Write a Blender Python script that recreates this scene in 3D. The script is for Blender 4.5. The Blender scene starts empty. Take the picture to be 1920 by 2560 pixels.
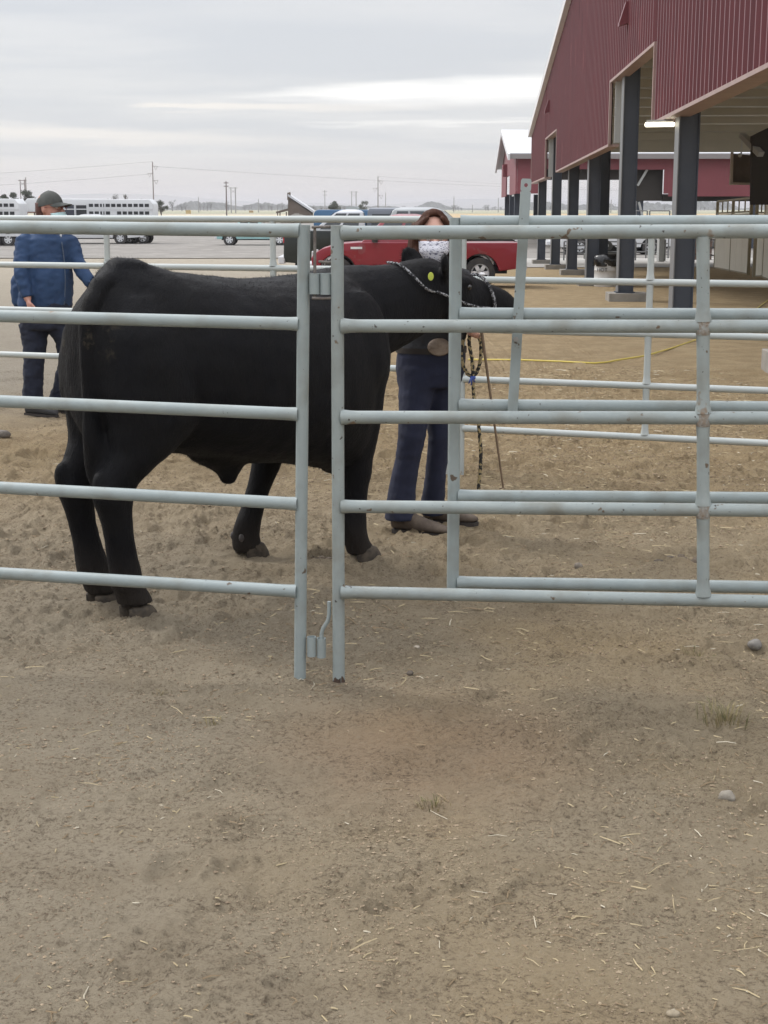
import bpy, bmesh, math, random
import numpy as np
from mathutils import Vector, Matrix, noise
R = math.radians
random.seed(7); rng = np.random.default_rng(7)
SC = bpy.context.scene
COL = SC.collection

# ------------------------------------------------------------------ camera, sky, sun, exposure
F, CAMZ = 3700.0, 1.53
PITCH = math.atan(758 / F)
SP, CP = math.sin(PITCH), math.cos(PITCH)
cam_d = bpy.data.cameras.new('camera')
cam = bpy.data.objects.new('camera', cam_d); COL.objects.link(cam)
cam.location = (0, 0, CAMZ); cam.rotation_euler = (R(90) - PITCH, 0, 0)
cam_d.sensor_fit = 'VERTICAL'; cam_d.sensor_height = 36; cam_d.lens = F / 2560 * 36
cam_d.clip_start = 0.05; cam_d.clip_end = 20000
SC.camera = cam
SC.view_settings.view_transform = 'Standard'; SC.view_settings.look = 'None'
SC.view_settings.gamma = 1; SC.view_settings.exposure = 0.5
SC.cycles.max_bounces = 6; SC.cycles.transparent_max_bounces = 6; SC.cycles.volume_bounces = 0

SUN_EL, SUN_AZ = R(44), R(-52)          # behind the cloud deck, up on the left
world = bpy.data.worlds.new('World'); SC.world = world; world.use_nodes = True
nt = world.node_tree; nt.nodes.clear()
def wn(t, **k):
    n = nt.nodes.new(t)
    for a, b in k.items(): setattr(n, a, b)
    return n
def wl(a, b): nt.links.new(a, b)
def wmath(op, a, b=None, c=None, clamp=False):
    n = wn('ShaderNodeMath', operation=op, use_clamp=clamp)
    for i, v in enumerate((a, b, c)):
        if v is None: continue
        if isinstance(v, (int, float)): n.inputs[i].default_value = v
        else: wl(v, n.inputs[i])
    return n.outputs[0]
def wmix(f, a, b):
    n = wn('ShaderNodeMix', data_type='RGBA')
    for s, v in ((n.inputs[0], f), (n.inputs[6], a), (n.inputs[7], b)):
        if isinstance(v, (int, float)): s.default_value = v
        elif isinstance(v, tuple): s.default_value = (*v, 1)
        else: wl(v, s)
    return n.outputs[2]
def wsmooth(x, a, b):
    n = wn('ShaderNodeMapRange', interpolation_type='SMOOTHSTEP')
    wl(x, n.inputs[0]); n.inputs[1].default_value = a; n.inputs[2].default_value = b
    n.inputs[3].default_value = 0; n.inputs[4].default_value = 1
    return n.outputs[0]
out = wn('ShaderNodeOutputWorld'); bg = wn('ShaderNodeBackground'); wl(bg.outputs[0], out.inputs[0])
sky = wn('ShaderNodeTexSky', sky_type='NISHITA', sun_disc=False, sun_elevation=SUN_EL, sun_rotation=SUN_AZ)
skys = wn('ShaderNodeVectorMath', operation='SCALE'); wl(sky.outputs[0], skys.inputs[0]); skys.inputs[3].default_value = 0.10
tc = wn('ShaderNodeTexCoord'); sep = wn('ShaderNodeSeparateXYZ'); wl(tc.outputs['Generated'], sep.inputs[0])
dx, dy, dz = sep.outputs
az = wmath('ARCTAN2', dx, dy)
zz = wmath('MAXIMUM', dz, 0.0)
inv = wmath('DIVIDE', 1.0, wmath('ADD', zz, 0.06))
cmb = wn('ShaderNodeCombineXYZ'); wl(wmath('MULTIPLY', dx, inv), cmb.inputs[0]); wl(wmath('MULTIPLY', wmath('MULTIPLY', dy, inv), 1.6), cmb.inputs[1])
n1 = wn('ShaderNodeTexNoise'); wl(cmb.outputs[0], n1.inputs['Vector']); n1.inputs['Scale'].default_value = 0.55; n1.inputs['Detail'].default_value = 6; n1.inputs['Roughness'].default_value = 0.55
n1.inputs['Distortion'].default_value = 0.4
cl = wsmooth(n1.outputs[0], 0.36, 0.68)
n2 = wn('ShaderNodeTexNoise'); wl(cmb.outputs[0], n2.inputs['Vector']); n2.inputs['Scale'].default_value = 2.2; n2.inputs['Detail'].default_value = 5
base = wmix(cl, (0.685, 0.70, 0.735), (0.80, 0.797, 0.805))
base = wmix(wmath('MULTIPLY', wsmooth(n2.outputs[0], 0.45, 0.7), 0.25), base, (0.70, 0.71, 0.735))
# warmer, pinkish band low over the horizon
base = wmix(wmath('MULTIPLY', wmath('SUBTRACT', 1.0, wsmooth(dz, 0.0, 0.045)), 0.75), base, (0.80, 0.735, 0.71))
# bright breaks in the cloud, stretched bands in azimuth / elevation
wob = wmath('MULTIPLY', wmath('SUBTRACT', n2.outputs[0], 0.5), 0.010)
el = wmath('ADD', dz, wob)
def band(c_el, slope, a0, a1, th, soft):
    d = wmath('ABSOLUTE', wmath('SUBTRACT', el, wmath('ADD', c_el, wmath('MULTIPLY', wmath('SUBTRACT', az, a0), slope))))
    t = wmath('MULTIPLY', wsmooth(az, a0, a0 + (a1 - a0) * 0.45), th)
    t = wmath('ADD', t, 0.0008)
    r = wmath('DIVIDE', wmath('SUBTRACT', t, d), soft, clamp=True)
    return wmath('MULTIPLY', wmath('MULTIPLY', r, wsmooth(az, a0, a0 + 0.03)), wmath('SUBTRACT', 1.0, wsmooth(az, a1, a1 + 0.25)))
b1 = band(0.0715, 0.020, -0.125, 0.20, 0.0095, 0.0085)
b2 = band(0.0535, 0.012, -0.070, 0.20, 0.0018, 0.004)
b3 = band(0.0650, 0.0, -0.175, -0.13, 0.0022, 0.002)
b4 = band(0.0500, -0.03, -0.300, -0.20, 0.0060, 0.006)
br = wmath('MAXIMUM', b1, wmath('MULTIPLY', b2, 0.75))
base = wmix(wmath('MULTIPLY', wmath('MAXIMUM', wmath('MULTIPLY', b3, 1.0), wmath('MULTIPLY', b4, 0.8)), 0.9), base, (0.98, 0.93, 0.88))
base = wmix(wmath('MULTIPLY', br, 0.95), base, (1.25, 1.22, 1.18))
fin = wmix(0.88, skys.outputs[0], base)
# an overcast sky is about twice as bright overhead as low down
lift = wn('ShaderNodeVectorMath', operation='SCALE'); wl(fin, lift.inputs[0]); wl(wmath('ADD', 0.745, wmath('MULTIPLY', wsmooth(dz, 0.13, 0.7), 1.35)), lift.inputs[3])
wl(lift.outputs[0], bg.inputs[0]); bg.inputs[1].default_value = 1.0

sun_d = bpy.data.lights.new('sun', 'SUN'); sun_d.energy = 1.4; sun_d.angle = R(14); sun_d.color = (1, 0.96, 0.9)
sun = bpy.data.objects.new('sun', sun_d); COL.objects.link(sun)
sv = Vector((math.sin(SUN_AZ) * math.cos(SUN_EL), math.cos(SUN_AZ) * math.cos(SUN_EL), math.sin(SUN_EL)))
sun.rotation_euler = sv.to_track_quat('Z', 'Y').to_euler(); sun.location = sv * 60

# ------------------------------------------------------------------ placing helpers
SLOPE, YF, YFLAT = 0.0105, 7.0, 75.0
def g0(Y): return -SLOPE * (min(max(Y, YF), YFLAT) - YF)
def ray(px, py):
    u, v = (px - 960) / F, (1280 - py) / F
    return Vector((u, CP + v * SP, -SP + v * CP))
def P(px, py, Y):                        # point seen at px,py at the distance Y
    d = ray(px, py); return Vector((0, 0, CAMZ)) + d * (Y / d.y)
def G(px, py):                           # point of the ground seen at px,py
    d = ray(px, py); s = d.z / d.y; Y = 5.0
    for _ in range(60): Y = min(9000, (g0(Y) - CAMZ) / s)
    return P(px, py, Y)

# ------------------------------------------------------------------ mesh helpers
class MB:
    def __init__(s): s.v = []; s.f = []; s.m = []; s.cur = 0
    def add(s, vs, fs):
        o = len(s.v); s.v += [Vector(p) for p in vs]; s.f += [tuple(i + o for i in f) for f in fs]; s.m += [s.cur] * len(fs)
        return s
    def box(s, c, d, rz=0.0, rot=None):
        M = rot if rot is not None else Matrix.Rotation(rz, 3, 'Z')
        c = Vector(c); x, y, z = d[0] / 2, d[1] / 2, d[2] / 2
        vs = [c + M @ Vector((a * x, b * y, e * z)) for e in (-1, 1) for a, b in ((-1, -1), (1, -1), (1, 1), (-1, 1))]
        return s.add(vs, [(3, 2, 1, 0), (4, 5, 6, 7), (0, 1, 5, 4), (1, 2, 6, 5), (2, 3, 7, 6), (3, 0, 4, 7)])
    def bar(s, a, b, w, h):              # box from a to b, w across (horizontal), h the other way
        a, b = Vector(a), Vector(b); d = (b - a); L = d.length; d.normalize()
        up = Vector((0, 0, 1)) if abs(d.z) < .98 else Vector((0, 1, 0))
        y = up.cross(d).normalized(); z = d.cross(y)
        M = Matrix((d, y, z)).transposed()
        return s.box((a + b) / 2, (L, w, h), rot=M)
    def rings(s, rs, close=True, cap=True):
        n = len(rs[0]); vs = [p for r in rs for p in r]; fs = []
        for i in range(len(rs) - 1):
            for j in range(n if close else n - 1):
                k = (j + 1) % n
                fs.append((i * n + j, i * n + k, (i + 1) * n + k, (i + 1) * n + j))
        if cap:
            fs.append(tuple(reversed(range(n)))); fs.append(tuple((len(rs) - 1) * n + j for j in range(n)))
        return s.add(vs, fs)
    def tube(s, pts, r, n=10, cap=True, r2=None):
        pts = [Vector(p) for p in pts]
        rr = r if isinstance(r, (list, tuple)) else [r] * len(pts)
        rs = []; d0 = (pts[1] - pts[0]).normalized()
        up = Vector((0, 0, 1)) if abs(d0.z) < .9 else Vector((1, 0, 0))
        x = up.cross(d0).normalized()
        for i, p in enumerate(pts):
            a = pts[max(i - 1, 0)]; b = pts[min(i + 1, len(pts) - 1)]
            d = (b - a).normalized(); x = (x - d * x.dot(d)).normalized(); y = d.cross(x)
            q = rr[i]; q2 = q if r2 is None else (r2[i] if isinstance(r2, (list, tuple)) else r2)
            rs.append([p + x * (math.cos(t) * q) + y * (math.sin(t) * q2) for t in (2 * math.pi * k / n for k in range(n))])
        return s.rings(rs, cap=cap)
    def prism(s, poly, off):             # closed polygon (list of points) pushed along the vector off
        n = len(poly); off = Vector(off); poly = [Vector(p) for p in poly]
        vs = poly + [p + off for p in poly]
        fs = [tuple(range(n)), tuple(reversed(range(n, 2 * n)))] + [(i, i + n, (i + 1) % n + n, (i + 1) % n) for i in range(n)]
        return s.add(vs, fs)
    def sphere(s, c, r, nu=12, nv=8, sc=(1, 1, 1), rot=None):
        c = Vector(c); rs = []
        M = rot if rot is not None else Matrix.Identity(3)
        for i in range(1, nv):
            t = math.pi * i / nv
            rs.append([c + M @ Vector((r * sc[0] * math.sin(t) * math.cos(p), r * sc[1] * math.sin(t) * math.sin(p), -r * sc[2] * math.cos(t))) for p in (2 * math.pi * k / nu for k in range(nu))])
        return s.rings(rs)
    def mesh(s, name):
        me = bpy.data.meshes.new(name); me.from_pydata([tuple(p) for p in s.v], [], s.f); me.update()
        return me
    def build(s, name, mat, parent=None, smooth=None, local=False, bevel=0.0, seg=2, fixn=True):
        me = s.mesh(name)
        mats = mat if isinstance(mat, (list, tuple)) else [mat]
        for m in mats: me.materials.append(m)
        if len(mats) > 1: me.polygons.foreach_set('material_index', s.m)
        if fixn or bevel:
            bm = bmesh.new(); bm.from_mesh(me)
            bmesh.ops.recalc_face_normals(bm, faces=bm.faces)
            if bevel:
                es = [e for e in bm.edges if len(e.link_faces) == 2 and e.calc_face_angle(0) > R(28)]
                bmesh.ops.bevel(bm, geom=es, offset=bevel, segments=seg, affect='EDGES', profile=0.6, clamp_overlap=True)
            bm.to_mesh(me); bm.free()
        return link(name, me, parent, smooth, local)
def link(name, me, parent=None, smooth=None, local=False):
    if smooth is not None:
        me.polygons.foreach_set('use_smooth', [True] * len(me.polygons))
        if smooth < 180: me.set_sharp_from_angle(angle=R(smooth))
    o = bpy.data.objects.new(name, me); COL.objects.link(o)
    if parent is not None:
        if not local:
            L = Vector((0, 0, 0)); q = parent
            while q is not None: L += q.location; q = q.parent
            me.transform(Matrix.Translation(-L))
        o.parent = parent
    return o
def tag(o, label=None, cat=None, group=None, kind=None):
    if label: o['label'] = label
    if cat: o['category'] = cat
    if group: o['group'] = group
    if kind: o['kind'] = kind
    return o
def thing(name, label, cat, loc=(0, 0, 0), rz=0, group=None):
    o = bpy.data.objects.new(name, None); COL.objects.link(o); o.empty_display_size = 0.2
    o.location = loc; o.rotation_euler = (0, 0, rz)
    return tag(o, label, cat, group)
def copy_tree(o, parent=None):
    c = o.copy(); COL.objects.link(c)
    if parent is not None: c.parent = parent
    for ch in list(o.children): copy_tree(ch, c)
    return c
def ell(c, u, v, ru, rv, n=20, e=2.0, low=1.0):
    c = Vector(c); u = Vector(u); v = Vector(v); o = []
    for k in range(n):
        t = 2 * math.pi * k / n; a, b = math.cos(t), math.sin(t)
        a = math.copysign(abs(a) ** (2 / e), a); b = math.copysign(abs(b) ** (2 / e), b)
        o.append(c + u * (a * ru) + v * (b * rv * (low if b < 0 else 1)))
    return o
def remesh(mb, voxel, smooth=4, wr=(), name='m'):
    """fuse the pieces into one continuous surface, relax it, add small relief"""
    me = mb.mesh(name)
    bm = bmesh.new(); bm.from_mesh(me); bmesh.ops.recalc_face_normals(bm, faces=bm.faces); bm.to_mesh(me); bm.free()
    o = bpy.data.objects.new('tmp', me); COL.objects.link(o)
    m = o.modifiers.new('r', 'REMESH'); m.mode = 'VOXEL'; m.voxel_size = voxel
    if smooth:
        q = o.modifiers.new('s', 'SMOOTH'); q.iterations = smooth; q.factor = 0.5
    dg = bpy.context.evaluated_depsgraph_get(); dg.update()
    r = bpy.data.meshes.new_from_object(o.evaluated_get(dg))
    bpy.data.objects.remove(o); bpy.data.meshes.remove(me)
    r.name = name
    for (fr, am, st) in wr:
        ns = [v.normal.copy() for v in r.vertices]
        for v, nn in zip(r.vertices, ns):
            p = Vector((v.co.x * st[0], v.co.y * st[1], v.co.z * st[2])) * fr
            v.co += nn * (am * noise.noise(p))
        r.update()
    return r
def mesh_obj(name, me, mat, parent=None, local=False, smooth=180):
    me.materials.clear(); me.materials.append(mat)
    return link(name, me, parent, smooth, local)

# ------------------------------------------------------------------ materials
def mat(name, col, rough=0.6, metal=0.0, var=None, scale=8.0, bump=0.0, bscale=60.0, detail=4, coat=0.0, spots=None, spot_scale=30, spot_th=0.68, stretch=(1, 1, 1), emit=None, sheen=0.0, spec=0.5, trans=0.0, bdist=0.01):
    m = bpy.data.materials.new(name); m.use_nodes = True; t = m.node_tree; b = t.nodes['Principled BSDF']
    b.inputs['Base Color'].default_value = (*col, 1); b.inputs['Roughness'].default_value = rough; b.inputs['Metallic'].default_value = metal
    b.inputs['Coat Weight'].default_value = coat; b.inputs['Coat Roughness'].default_value = 0.05
    b.inputs['Sheen Weight'].default_value = sheen; b.inputs['Specular IOR Level'].default_value = spec; b.inputs['Transmission Weight'].default_value = trans
    if emit: b.inputs['Emission Color'].default_value = (*emit[0], 1); b.inputs['Emission Strength'].default_value = emit[1]
    if var is None and not bump and not spots: return m
    c = t.nodes.new('ShaderNodeTexCoord'); mp = t.nodes.new('ShaderNodeMapping'); mp.inputs['Scale'].default_value = stretch
    t.links.new(c.outputs['Object'], mp.inputs[0])
    src = None
    if var is not None:
        n = t.nodes.new('ShaderNodeTexNoise'); n.inputs['Scale'].default_value = scale; n.inputs['Detail'].default_value = detail; n.inputs['Roughness'].default_value = 0.6
        t.links.new(mp.outputs[0], n.inputs['Vector'])
        r = t.nodes.new('ShaderNodeMapRange'); r.inputs[1].default_value = 0.35; r.inputs[2].default_value = 0.68; t.links.new(n.outputs[0], r.inputs[0])
        x = t.nodes.new('ShaderNodeMix'); x.data_type = 'RGBA'; t.links.new(r.outputs[0], x.inputs[0])
        x.inputs[6].default_value = (*col, 1); x.inputs[7].default_value = (*var, 1); src = x.outputs[2]
    for sp in (spots if isinstance(spots, list) else [spots] if spots else []):
        if not isinstance(sp[0], tuple): sp = (sp, spot_scale, spot_th)
        n = t.nodes.new('ShaderNodeTexNoise'); n.inputs['Scale'].default_value = sp[1]; n.inputs['Detail'].default_value = 3
        t.links.new(mp.outputs[0], n.inputs['Vector'])
        r = t.nodes.new('ShaderNodeMapRange'); r.inputs[1].default_value = sp[2]; r.inputs[2].default_value = sp[2] + (sp[3] if len(sp) > 3 else 0.03); t.links.new(n.outputs[0], r.inputs[0])
        x = t.nodes.new('ShaderNodeMix'); x.data_type = 'RGBA'; t.links.new(r.outputs[0], x.inputs[0])
        if src is None: x.inputs[6].default_value = (*col, 1)
        else: t.links.new(src, x.inputs[6])
        x.inputs[7].default_value = (*sp[0], 1); src = x.outputs[2]
    if src is not None: t.links.new(src, b.inputs['Base Color'])
    if bump:
        n = t.nodes.new('ShaderNodeTexNoise'); n.inputs['Scale'].default_value = bscale; n.inputs['Detail'].default_value = 4
        t.links.new(mp.outputs[0], n.inputs['Vector'])
        bp = t.nodes.new('ShaderNodeBump'); bp.inputs['Strength'].default_value = bump; bp.inputs['Distance'].default_value = bdist
        t.links.new(n.outputs[0], bp.inputs['Height']); t.links.new(bp.outputs[0], b.inputs['Normal'])
    return m
M_PIPE = mat('pipe_paint', (0.245, 0.285, 0.285), 0.45, var=(0.295, 0.335, 0.332), scale=5, spots=[((0.21, 0.225, 0.205), 9, 0.50, 0.30), ((0.10, 0.075, 0.055), 23, 0.69), ((0.20, 0.145, 0.10), 9, 0.725), ((0.06, 0.055, 0.05), 60, 0.73)], bump=0.08, bscale=90)
M_PIPE2 = mat('worn_pipe_paint', (0.248, 0.282, 0.278), 0.46, var=(0.295, 0.33, 0.32), scale=5, spots=[((0.20, 0.205, 0.18), 8, 0.48, 0.28), ((0.13, 0.095, 0.065), 26, 0.685), ((0.21, 0.155, 0.105), 10, 0.70), ((0.05, 0.045, 0.04), 55, 0.70)], bump=0.1, bscale=90)
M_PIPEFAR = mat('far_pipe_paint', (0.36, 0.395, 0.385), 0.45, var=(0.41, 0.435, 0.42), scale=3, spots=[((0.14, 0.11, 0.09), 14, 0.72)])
M_RUST = mat('rusty_steel', (0.11, 0.09, 0.08), 0.75, var=(0.20, 0.185, 0.17), scale=40, bump=0.3, bscale=200)
M_STEEL = mat('bare_steel', (0.35, 0.36, 0.36), 0.4, 0.6, var=(0.22, 0.19, 0.17), scale=25)
M_RUBBER = mat('tyre_rubber', (0.03, 0.03, 0.032), 0.85, var=(0.06, 0.055, 0.05), scale=6)
M_CHROME = mat('chrome', (0.62, 0.63, 0.65), 0.35, 0.2)
M_GLASS = mat('dark_glass', (0.02, 0.025, 0.03), 0.06, spec=0.8)
M_BLACK = mat('black_plastic', (0.02, 0.02, 0.022), 0.5)
M_WHITE = mat('white_paint', (0.74, 0.75, 0.76), 0.35, var=(0.66, 0.67, 0.68), scale=1.5)
M_DARKIN = mat('dark_recess', (0.025, 0.027, 0.03), 0.8)
M_CONC = mat('concrete', (0.29, 0.27, 0.235), 0.9, var=(0.21, 0.195, 0.17), scale=4, bump=0.4, bscale=40)

# ------------------------------------------------------------------ ground
def hash2(ix, iy, s):
    h = (ix.astype(np.int64) * 374761393 + iy.astype(np.int64) * 668265263 + s * 974634777) & 0x7fffffff
    h = ((h ^ (h >> 13)) * 1274126177) & 0x7fffffff
    return ((h ^ (h >> 16)) & 0xffff) / 65535.0
def vnoise(x, y, s):
    ix, iy = np.floor(x), np.floor(y); fx, fy = x - ix, y - iy
    fx = fx * fx * (3 - 2 * fx); fy = fy * fy * (3 - 2 * fy)
    a, b, c, d = hash2(ix, iy, s), hash2(ix + 1, iy, s), hash2(ix, iy + 1, s), hash2(ix + 1, iy + 1, s)
    return (a * (1 - fx) + b * fx) * (1 - fy) + (c * (1 - fx) + d * fx) * fy - 0.5
NPR = 260
pr_x = rng.uniform(-2.8, 2.8, NPR); pr_y = rng.uniform(2.4, 11.5, NPR); pr_a = rng.uniform(0, 3.14, NPR)
pr_l = rng.uniform(0.05, 0.12, NPR); pr_d = rng.uniform(0.006, 0.016, NPR)
pr_d[pr_y > 5.0] *= 2.3
NBP = 26
bp_x = rng.uniform(-1.1, 1.1, NBP); bp_y = rng.uniform(3.0, 5.2, NBP); bp_x *= bp_y / 4.2; bp_a = rng.normal(.1, .5, NBP); bp_l = rng.uniform(.09, .15, NBP)
def relief(x, y):
    x = np.asarray(x, float); y = np.asarray(y, float)
    w = np.exp(-np.maximum(np.abs(x) - 4.5, 0)) * np.clip((26 - y) / 12, 0, 1) * np.clip((y + 1) / 3, 0, 1)
    rough = np.clip(0.95 + 0.7 * np.clip((y - 4.6) / 1.2, 0, 1) + 1.9 * vnoise(x * 1.7, y * 2.2, 9) + 1.2 * vnoise(x * 5, y * 6, 10), 0.3, 2.2)
    h = 0.030 * vnoise(x * 1.1, y * 1.1, 1) + 0.020 * vnoise(x * 3.1, y * 3.1, 2)
    r1 = vnoise(x * 8 + 3 * vnoise(x * 4, y * 4, 21), y * 8, 3); h = h + rough * (0.016 + 0.012 * np.clip((y - 4.6) / 1.2, 0, 1)) * r1
    h = h + rough * 0.012 * vnoise(x * 19, y * 19, 4) + rough * 0.0105 * vnoise(x * 37, y * 41, 5) + rough * 0.0085 * vnoise(x * 68, y * 75, 11)
    c = vnoise(x * 26, y * 30, 6); h = h + rough * 0.034 * np.clip(c - 0.20, 0, 1) * np.clip(.5 + 2.2 * vnoise(x * 2.3, y * 2.3, 8), 0, 1.3)
    for i in range(NPR):
        m = (np.abs(x - pr_x[i]) < .35) & (np.abs(y - pr_y[i]) < .35)
        if not m.any(): continue
        ca, sa = math.cos(pr_a[i]), math.sin(pr_a[i])
        u = ((x[m] - pr_x[i]) * ca + (y[m] - pr_y[i]) * sa) / pr_l[i]; v = (-(x[m] - pr_x[i]) * sa + (y[m] - pr_y[i]) * ca) / (pr_l[i] * 0.7)
        d2 = u * u + v * v
        h[m] += -pr_d[i] * np.exp(-d2 ** 2) + 0.45 * pr_d[i] * np.exp(-((np.sqrt(d2) - 1.35) / 0.3) ** 2)
    for i in range(len(bp_x)):                                   # flat, smooth boot scuffs in the near yard
        m = (np.abs(x - bp_x[i]) < .4) & (np.abs(y - bp_y[i]) < .4)
        if not m.any(): continue
        ca, sa = math.cos(bp_a[i]), math.sin(bp_a[i])
        u = ((x[m] - bp_x[i]) * ca + (y[m] - bp_y[i]) * sa) / bp_l[i]; v = (-(x[m] - bp_x[i]) * sa + (y[m] - bp_y[i]) * ca) / (bp_l[i] * 0.42)
        d2 = u * u + v * v; k = np.exp(-d2 ** 3)
        h[m] = h[m] * (1 - .85 * k) - .008 * k + .003 * np.exp(-((np.sqrt(d2) - 1.2) / .18) ** 2) * (v > -.3)
    return h * w
def gz(x, y):
    return g0(float(y)) + float(relief(np.array([x]), np.array([y]))[0])
def axis(parts):
    o = []
    for a in parts: o += list(a)
    return np.array(sorted(set(np.round(o, 5))))
gx = np.concatenate([np.linspace(-2.4, 2.4, 580)])
side = 2.4 + np.cumsum(0.0085 * 1.17 ** np.arange(1, 70)); side = side[side < 9000]
gx = np.concatenate([-side[::-1], gx, side])
gy = [2.2]
while gy[-1] < 15: gy.append(gy[-1] * 1.0029)
while gy[-1] < 75: gy.append(gy[-1] * 1.03)
gy = [-40, -15, -5, 0, 1.2, 1.8] + [y for y in gy if y < 74.5] + [75.0]
y = 80
while y < 9500: gy.append(y); y *= 1.18
gy = np.array(gy)
X, Y = np.meshgrid(gx, gy)
Z = -SLOPE * (np.clip(Y, YF, YFLAT) - YF) + relief(X.ravel(), Y.ravel()).reshape(X.shape)
def grid_mesh(name, X, Y, Z):
    ny, nx = X.shape
    co = np.stack([X, Y, Z], -1).reshape(-1, 3)
    i = (np.arange(ny - 1)[:, None] * nx + np.arange(nx - 1)[None]).ravel()
    q = np.stack([i, i + 1, i + nx + 1, i + nx], -1)
    me = bpy.data.meshes.new(name)
    me.vertices.add(len(co)); me.vertices.foreach_set('co', co.ravel().astype(np.float32))
    me.loops.add(q.size); me.loops.foreach_set('vertex_index', q.ravel().astype(np.int32))
    me.polygons.add(len(q)); me.polygons.foreach_set('loop_start', (np.arange(len(q)) * 4).astype(np.int32))
    me.update(calc_edges=True); me.validate()
    me.polygons.foreach_set('use_smooth', [True] * len(q))
    return me
def dirt_material():
    m = bpy.data.materials.new('dry_dirt'); m.use_nodes = True; t = m.node_tree; b = t.nodes['Principled BSDF']
    N = t.nodes.new; L = t.links.new
    c = N('ShaderNodeTexCoord')
    def nz(sc, det, ro=0.6, vec=None, dist=0.0):
        n = N('ShaderNodeTexNoise'); n.inputs['Scale'].default_value = sc; n.inputs['Detail'].default_value = det; n.inputs['Roughness'].default_value = ro; n.inputs['Distortion'].default_value = dist
        L(vec or c.outputs['Object'], n.inputs['Vector']); return n.outputs[0]
    def rg(v, a, b_, lo=0, hi=1):
        r = N('ShaderNodeMapRange'); r.interpolation_type = 'SMOOTHSTEP'; L(v, r.inputs[0]); r.inputs[1].default_value = a; r.inputs[2].default_value = b_; r.inputs[3].default_value = lo; r.inputs[4].default_value = hi; return r.outputs[0]
    def mx(f, a, b_, mode='MIX'):
        x = N('ShaderNodeMix'); x.data_type = 'RGBA'; x.blend_type = mode
        for s, v in ((x.inputs[0], f), (x.inputs[6], a), (x.inputs[7], b_)):
            if isinstance(v, (int, float)): s.default_value = v
            elif isinstance(v, tuple): s.default_value = (*v, 1)
            else: L(v, s)
        return x.outputs[2]
    sp = N('ShaderNodeSeparateXYZ'); L(c.outputs['Object'], sp.inputs[0])
    big = nz(0.55, 3); mid = nz(3.5, 5); fine = nz(66, 7, 0.8, None, 0.35); grit = nz(190, 4, 0.8)
    col = mx(rg(big, 0.40, 0.62), (0.480, 0.386, 0.258), (0.515, 0.393, 0.238))
    xg = N('ShaderNodeMath'); xg.operation = 'MULTIPLY_ADD'; L(sp.outputs[0], xg.inputs[0]); xg.inputs[1].default_value = 0.30; L(big, xg.inputs[2])
    col = mx(rg(xg.outputs[0], 0.15, 0.95), (0.480, 0.405, 0.298), col)
    # reddish, drier patch in front of the right-hand panel
    d = N('ShaderNodeVectorMath'); d.operation = 'DISTANCE'; L(c.outputs['Object'], d.inputs[0]); d.inputs[1].default_value = (0.13, 4.05, 0)
    dd = N('ShaderNodeMath'); dd.operation = 'MULTIPLY_ADD'; L(mid, dd.inputs[0]); dd.inputs[1].default_value = 0.5; L(d.outputs['Value'], dd.inputs[2])
    col = mx(rg(dd.outputs[0], 0.35, 0.95, 0.45, 0.0), col, (0.455, 0.275, 0.148))
    col = mx(rg(mid, 0.44, 0.64, 0, 0.26), col, (0.300, 0.230, 0.148))
    # pale straw coloured ground in the pen and beyond
    far = rg(sp.outputs[1], 5.6, 10.0); col = mx(far, col, mx(rg(mid, 0.4, 0.6), (0.510, 0.386, 0.228), (0.430, 0.318, 0.182)))
    st = N('ShaderNodeMapping'); st.inputs['Scale'].default_value = (1, 3.5, 1); L(c.outputs['Object'], st.inputs[0])
    strk = nz(2.2, 5, 0.7, st.outputs[0])
    fm = N('ShaderNodeMath'); fm.operation = 'MULTIPLY'; L(rg(strk, 0.5, 0.66, 0, 0.45), fm.inputs[0]); L(far, fm.inputs[1])
    col = mx(fm.outputs[0], col, (0.40, 0.32, 0.19))
    # greyer, paler hard ground out on the left
    gl = N('ShaderNodeMath'); gl.operation = 'MULTIPLY_ADD'; L(sp.outputs[0], gl.inputs[0]); gl.inputs[1].default_value = -.22; L(mid, gl.inputs[2])
    gm = N('ShaderNodeMath'); gm.operation = 'MULTIPLY'; L(rg(gl.outputs[0], 0.55, 1.2), gm.inputs[0]); L(rg(sp.outputs[1], 9.0, 14.0), gm.inputs[1])
    col = mx(gm.outputs[0], col, (0.400, 0.355, 0.285))
    # speckle: pale grit, and dark specks painted in for the shade of crevices
    scm = N('ShaderNodeMapping'); scm.inputs['Scale'].default_value = (1, 1.6, 1); L(c.outputs['Object'], scm.inputs[0])
    crevice_mask = rg(nz(2.6, 4, 0.6, scm.outputs[0], 0.6), 0.42, 0.66, 1.0, 0.35)
    pen = rg(sp.outputs[1], 4.7, 6.0, 1.0, 0.8)
    def mul(a, b_):
        k = N('ShaderNodeMath'); k.operation = 'MULTIPLY'; L(a, k.inputs[0]); L(b_, k.inputs[1]); return k.outputs[0]
    col = mx(mul(mul(rg(fine, 0.35, 0.53, 0.85, 0.0), crevice_mask), pen), col, (0.120, 0.088, 0.058))
    col = mx(rg(fine, 0.53, 0.66, 0.0, 0.55), col, (0.44, 0.37, 0.275))
    col = mx(rg(grit, 0.57, 0.66, 0.0, 0.6), col, (0.50, 0.43, 0.33))
    col = mx(mul(mul(rg(grit, 0.34, 0.43, 0.75, 0.0), crevice_mask), pen), col, (0.095, 0.070, 0.048))
    L(col, b.inputs['Base Color']); b.inputs['Roughness'].default_value = 0.95; b.inputs['Specular IOR Level'].default_value = 0.15
    h = N('ShaderNodeMath'); h.operation = 'ADD'; L(fine, h.inputs[0]); L(grit, h.inputs[1])
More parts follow.
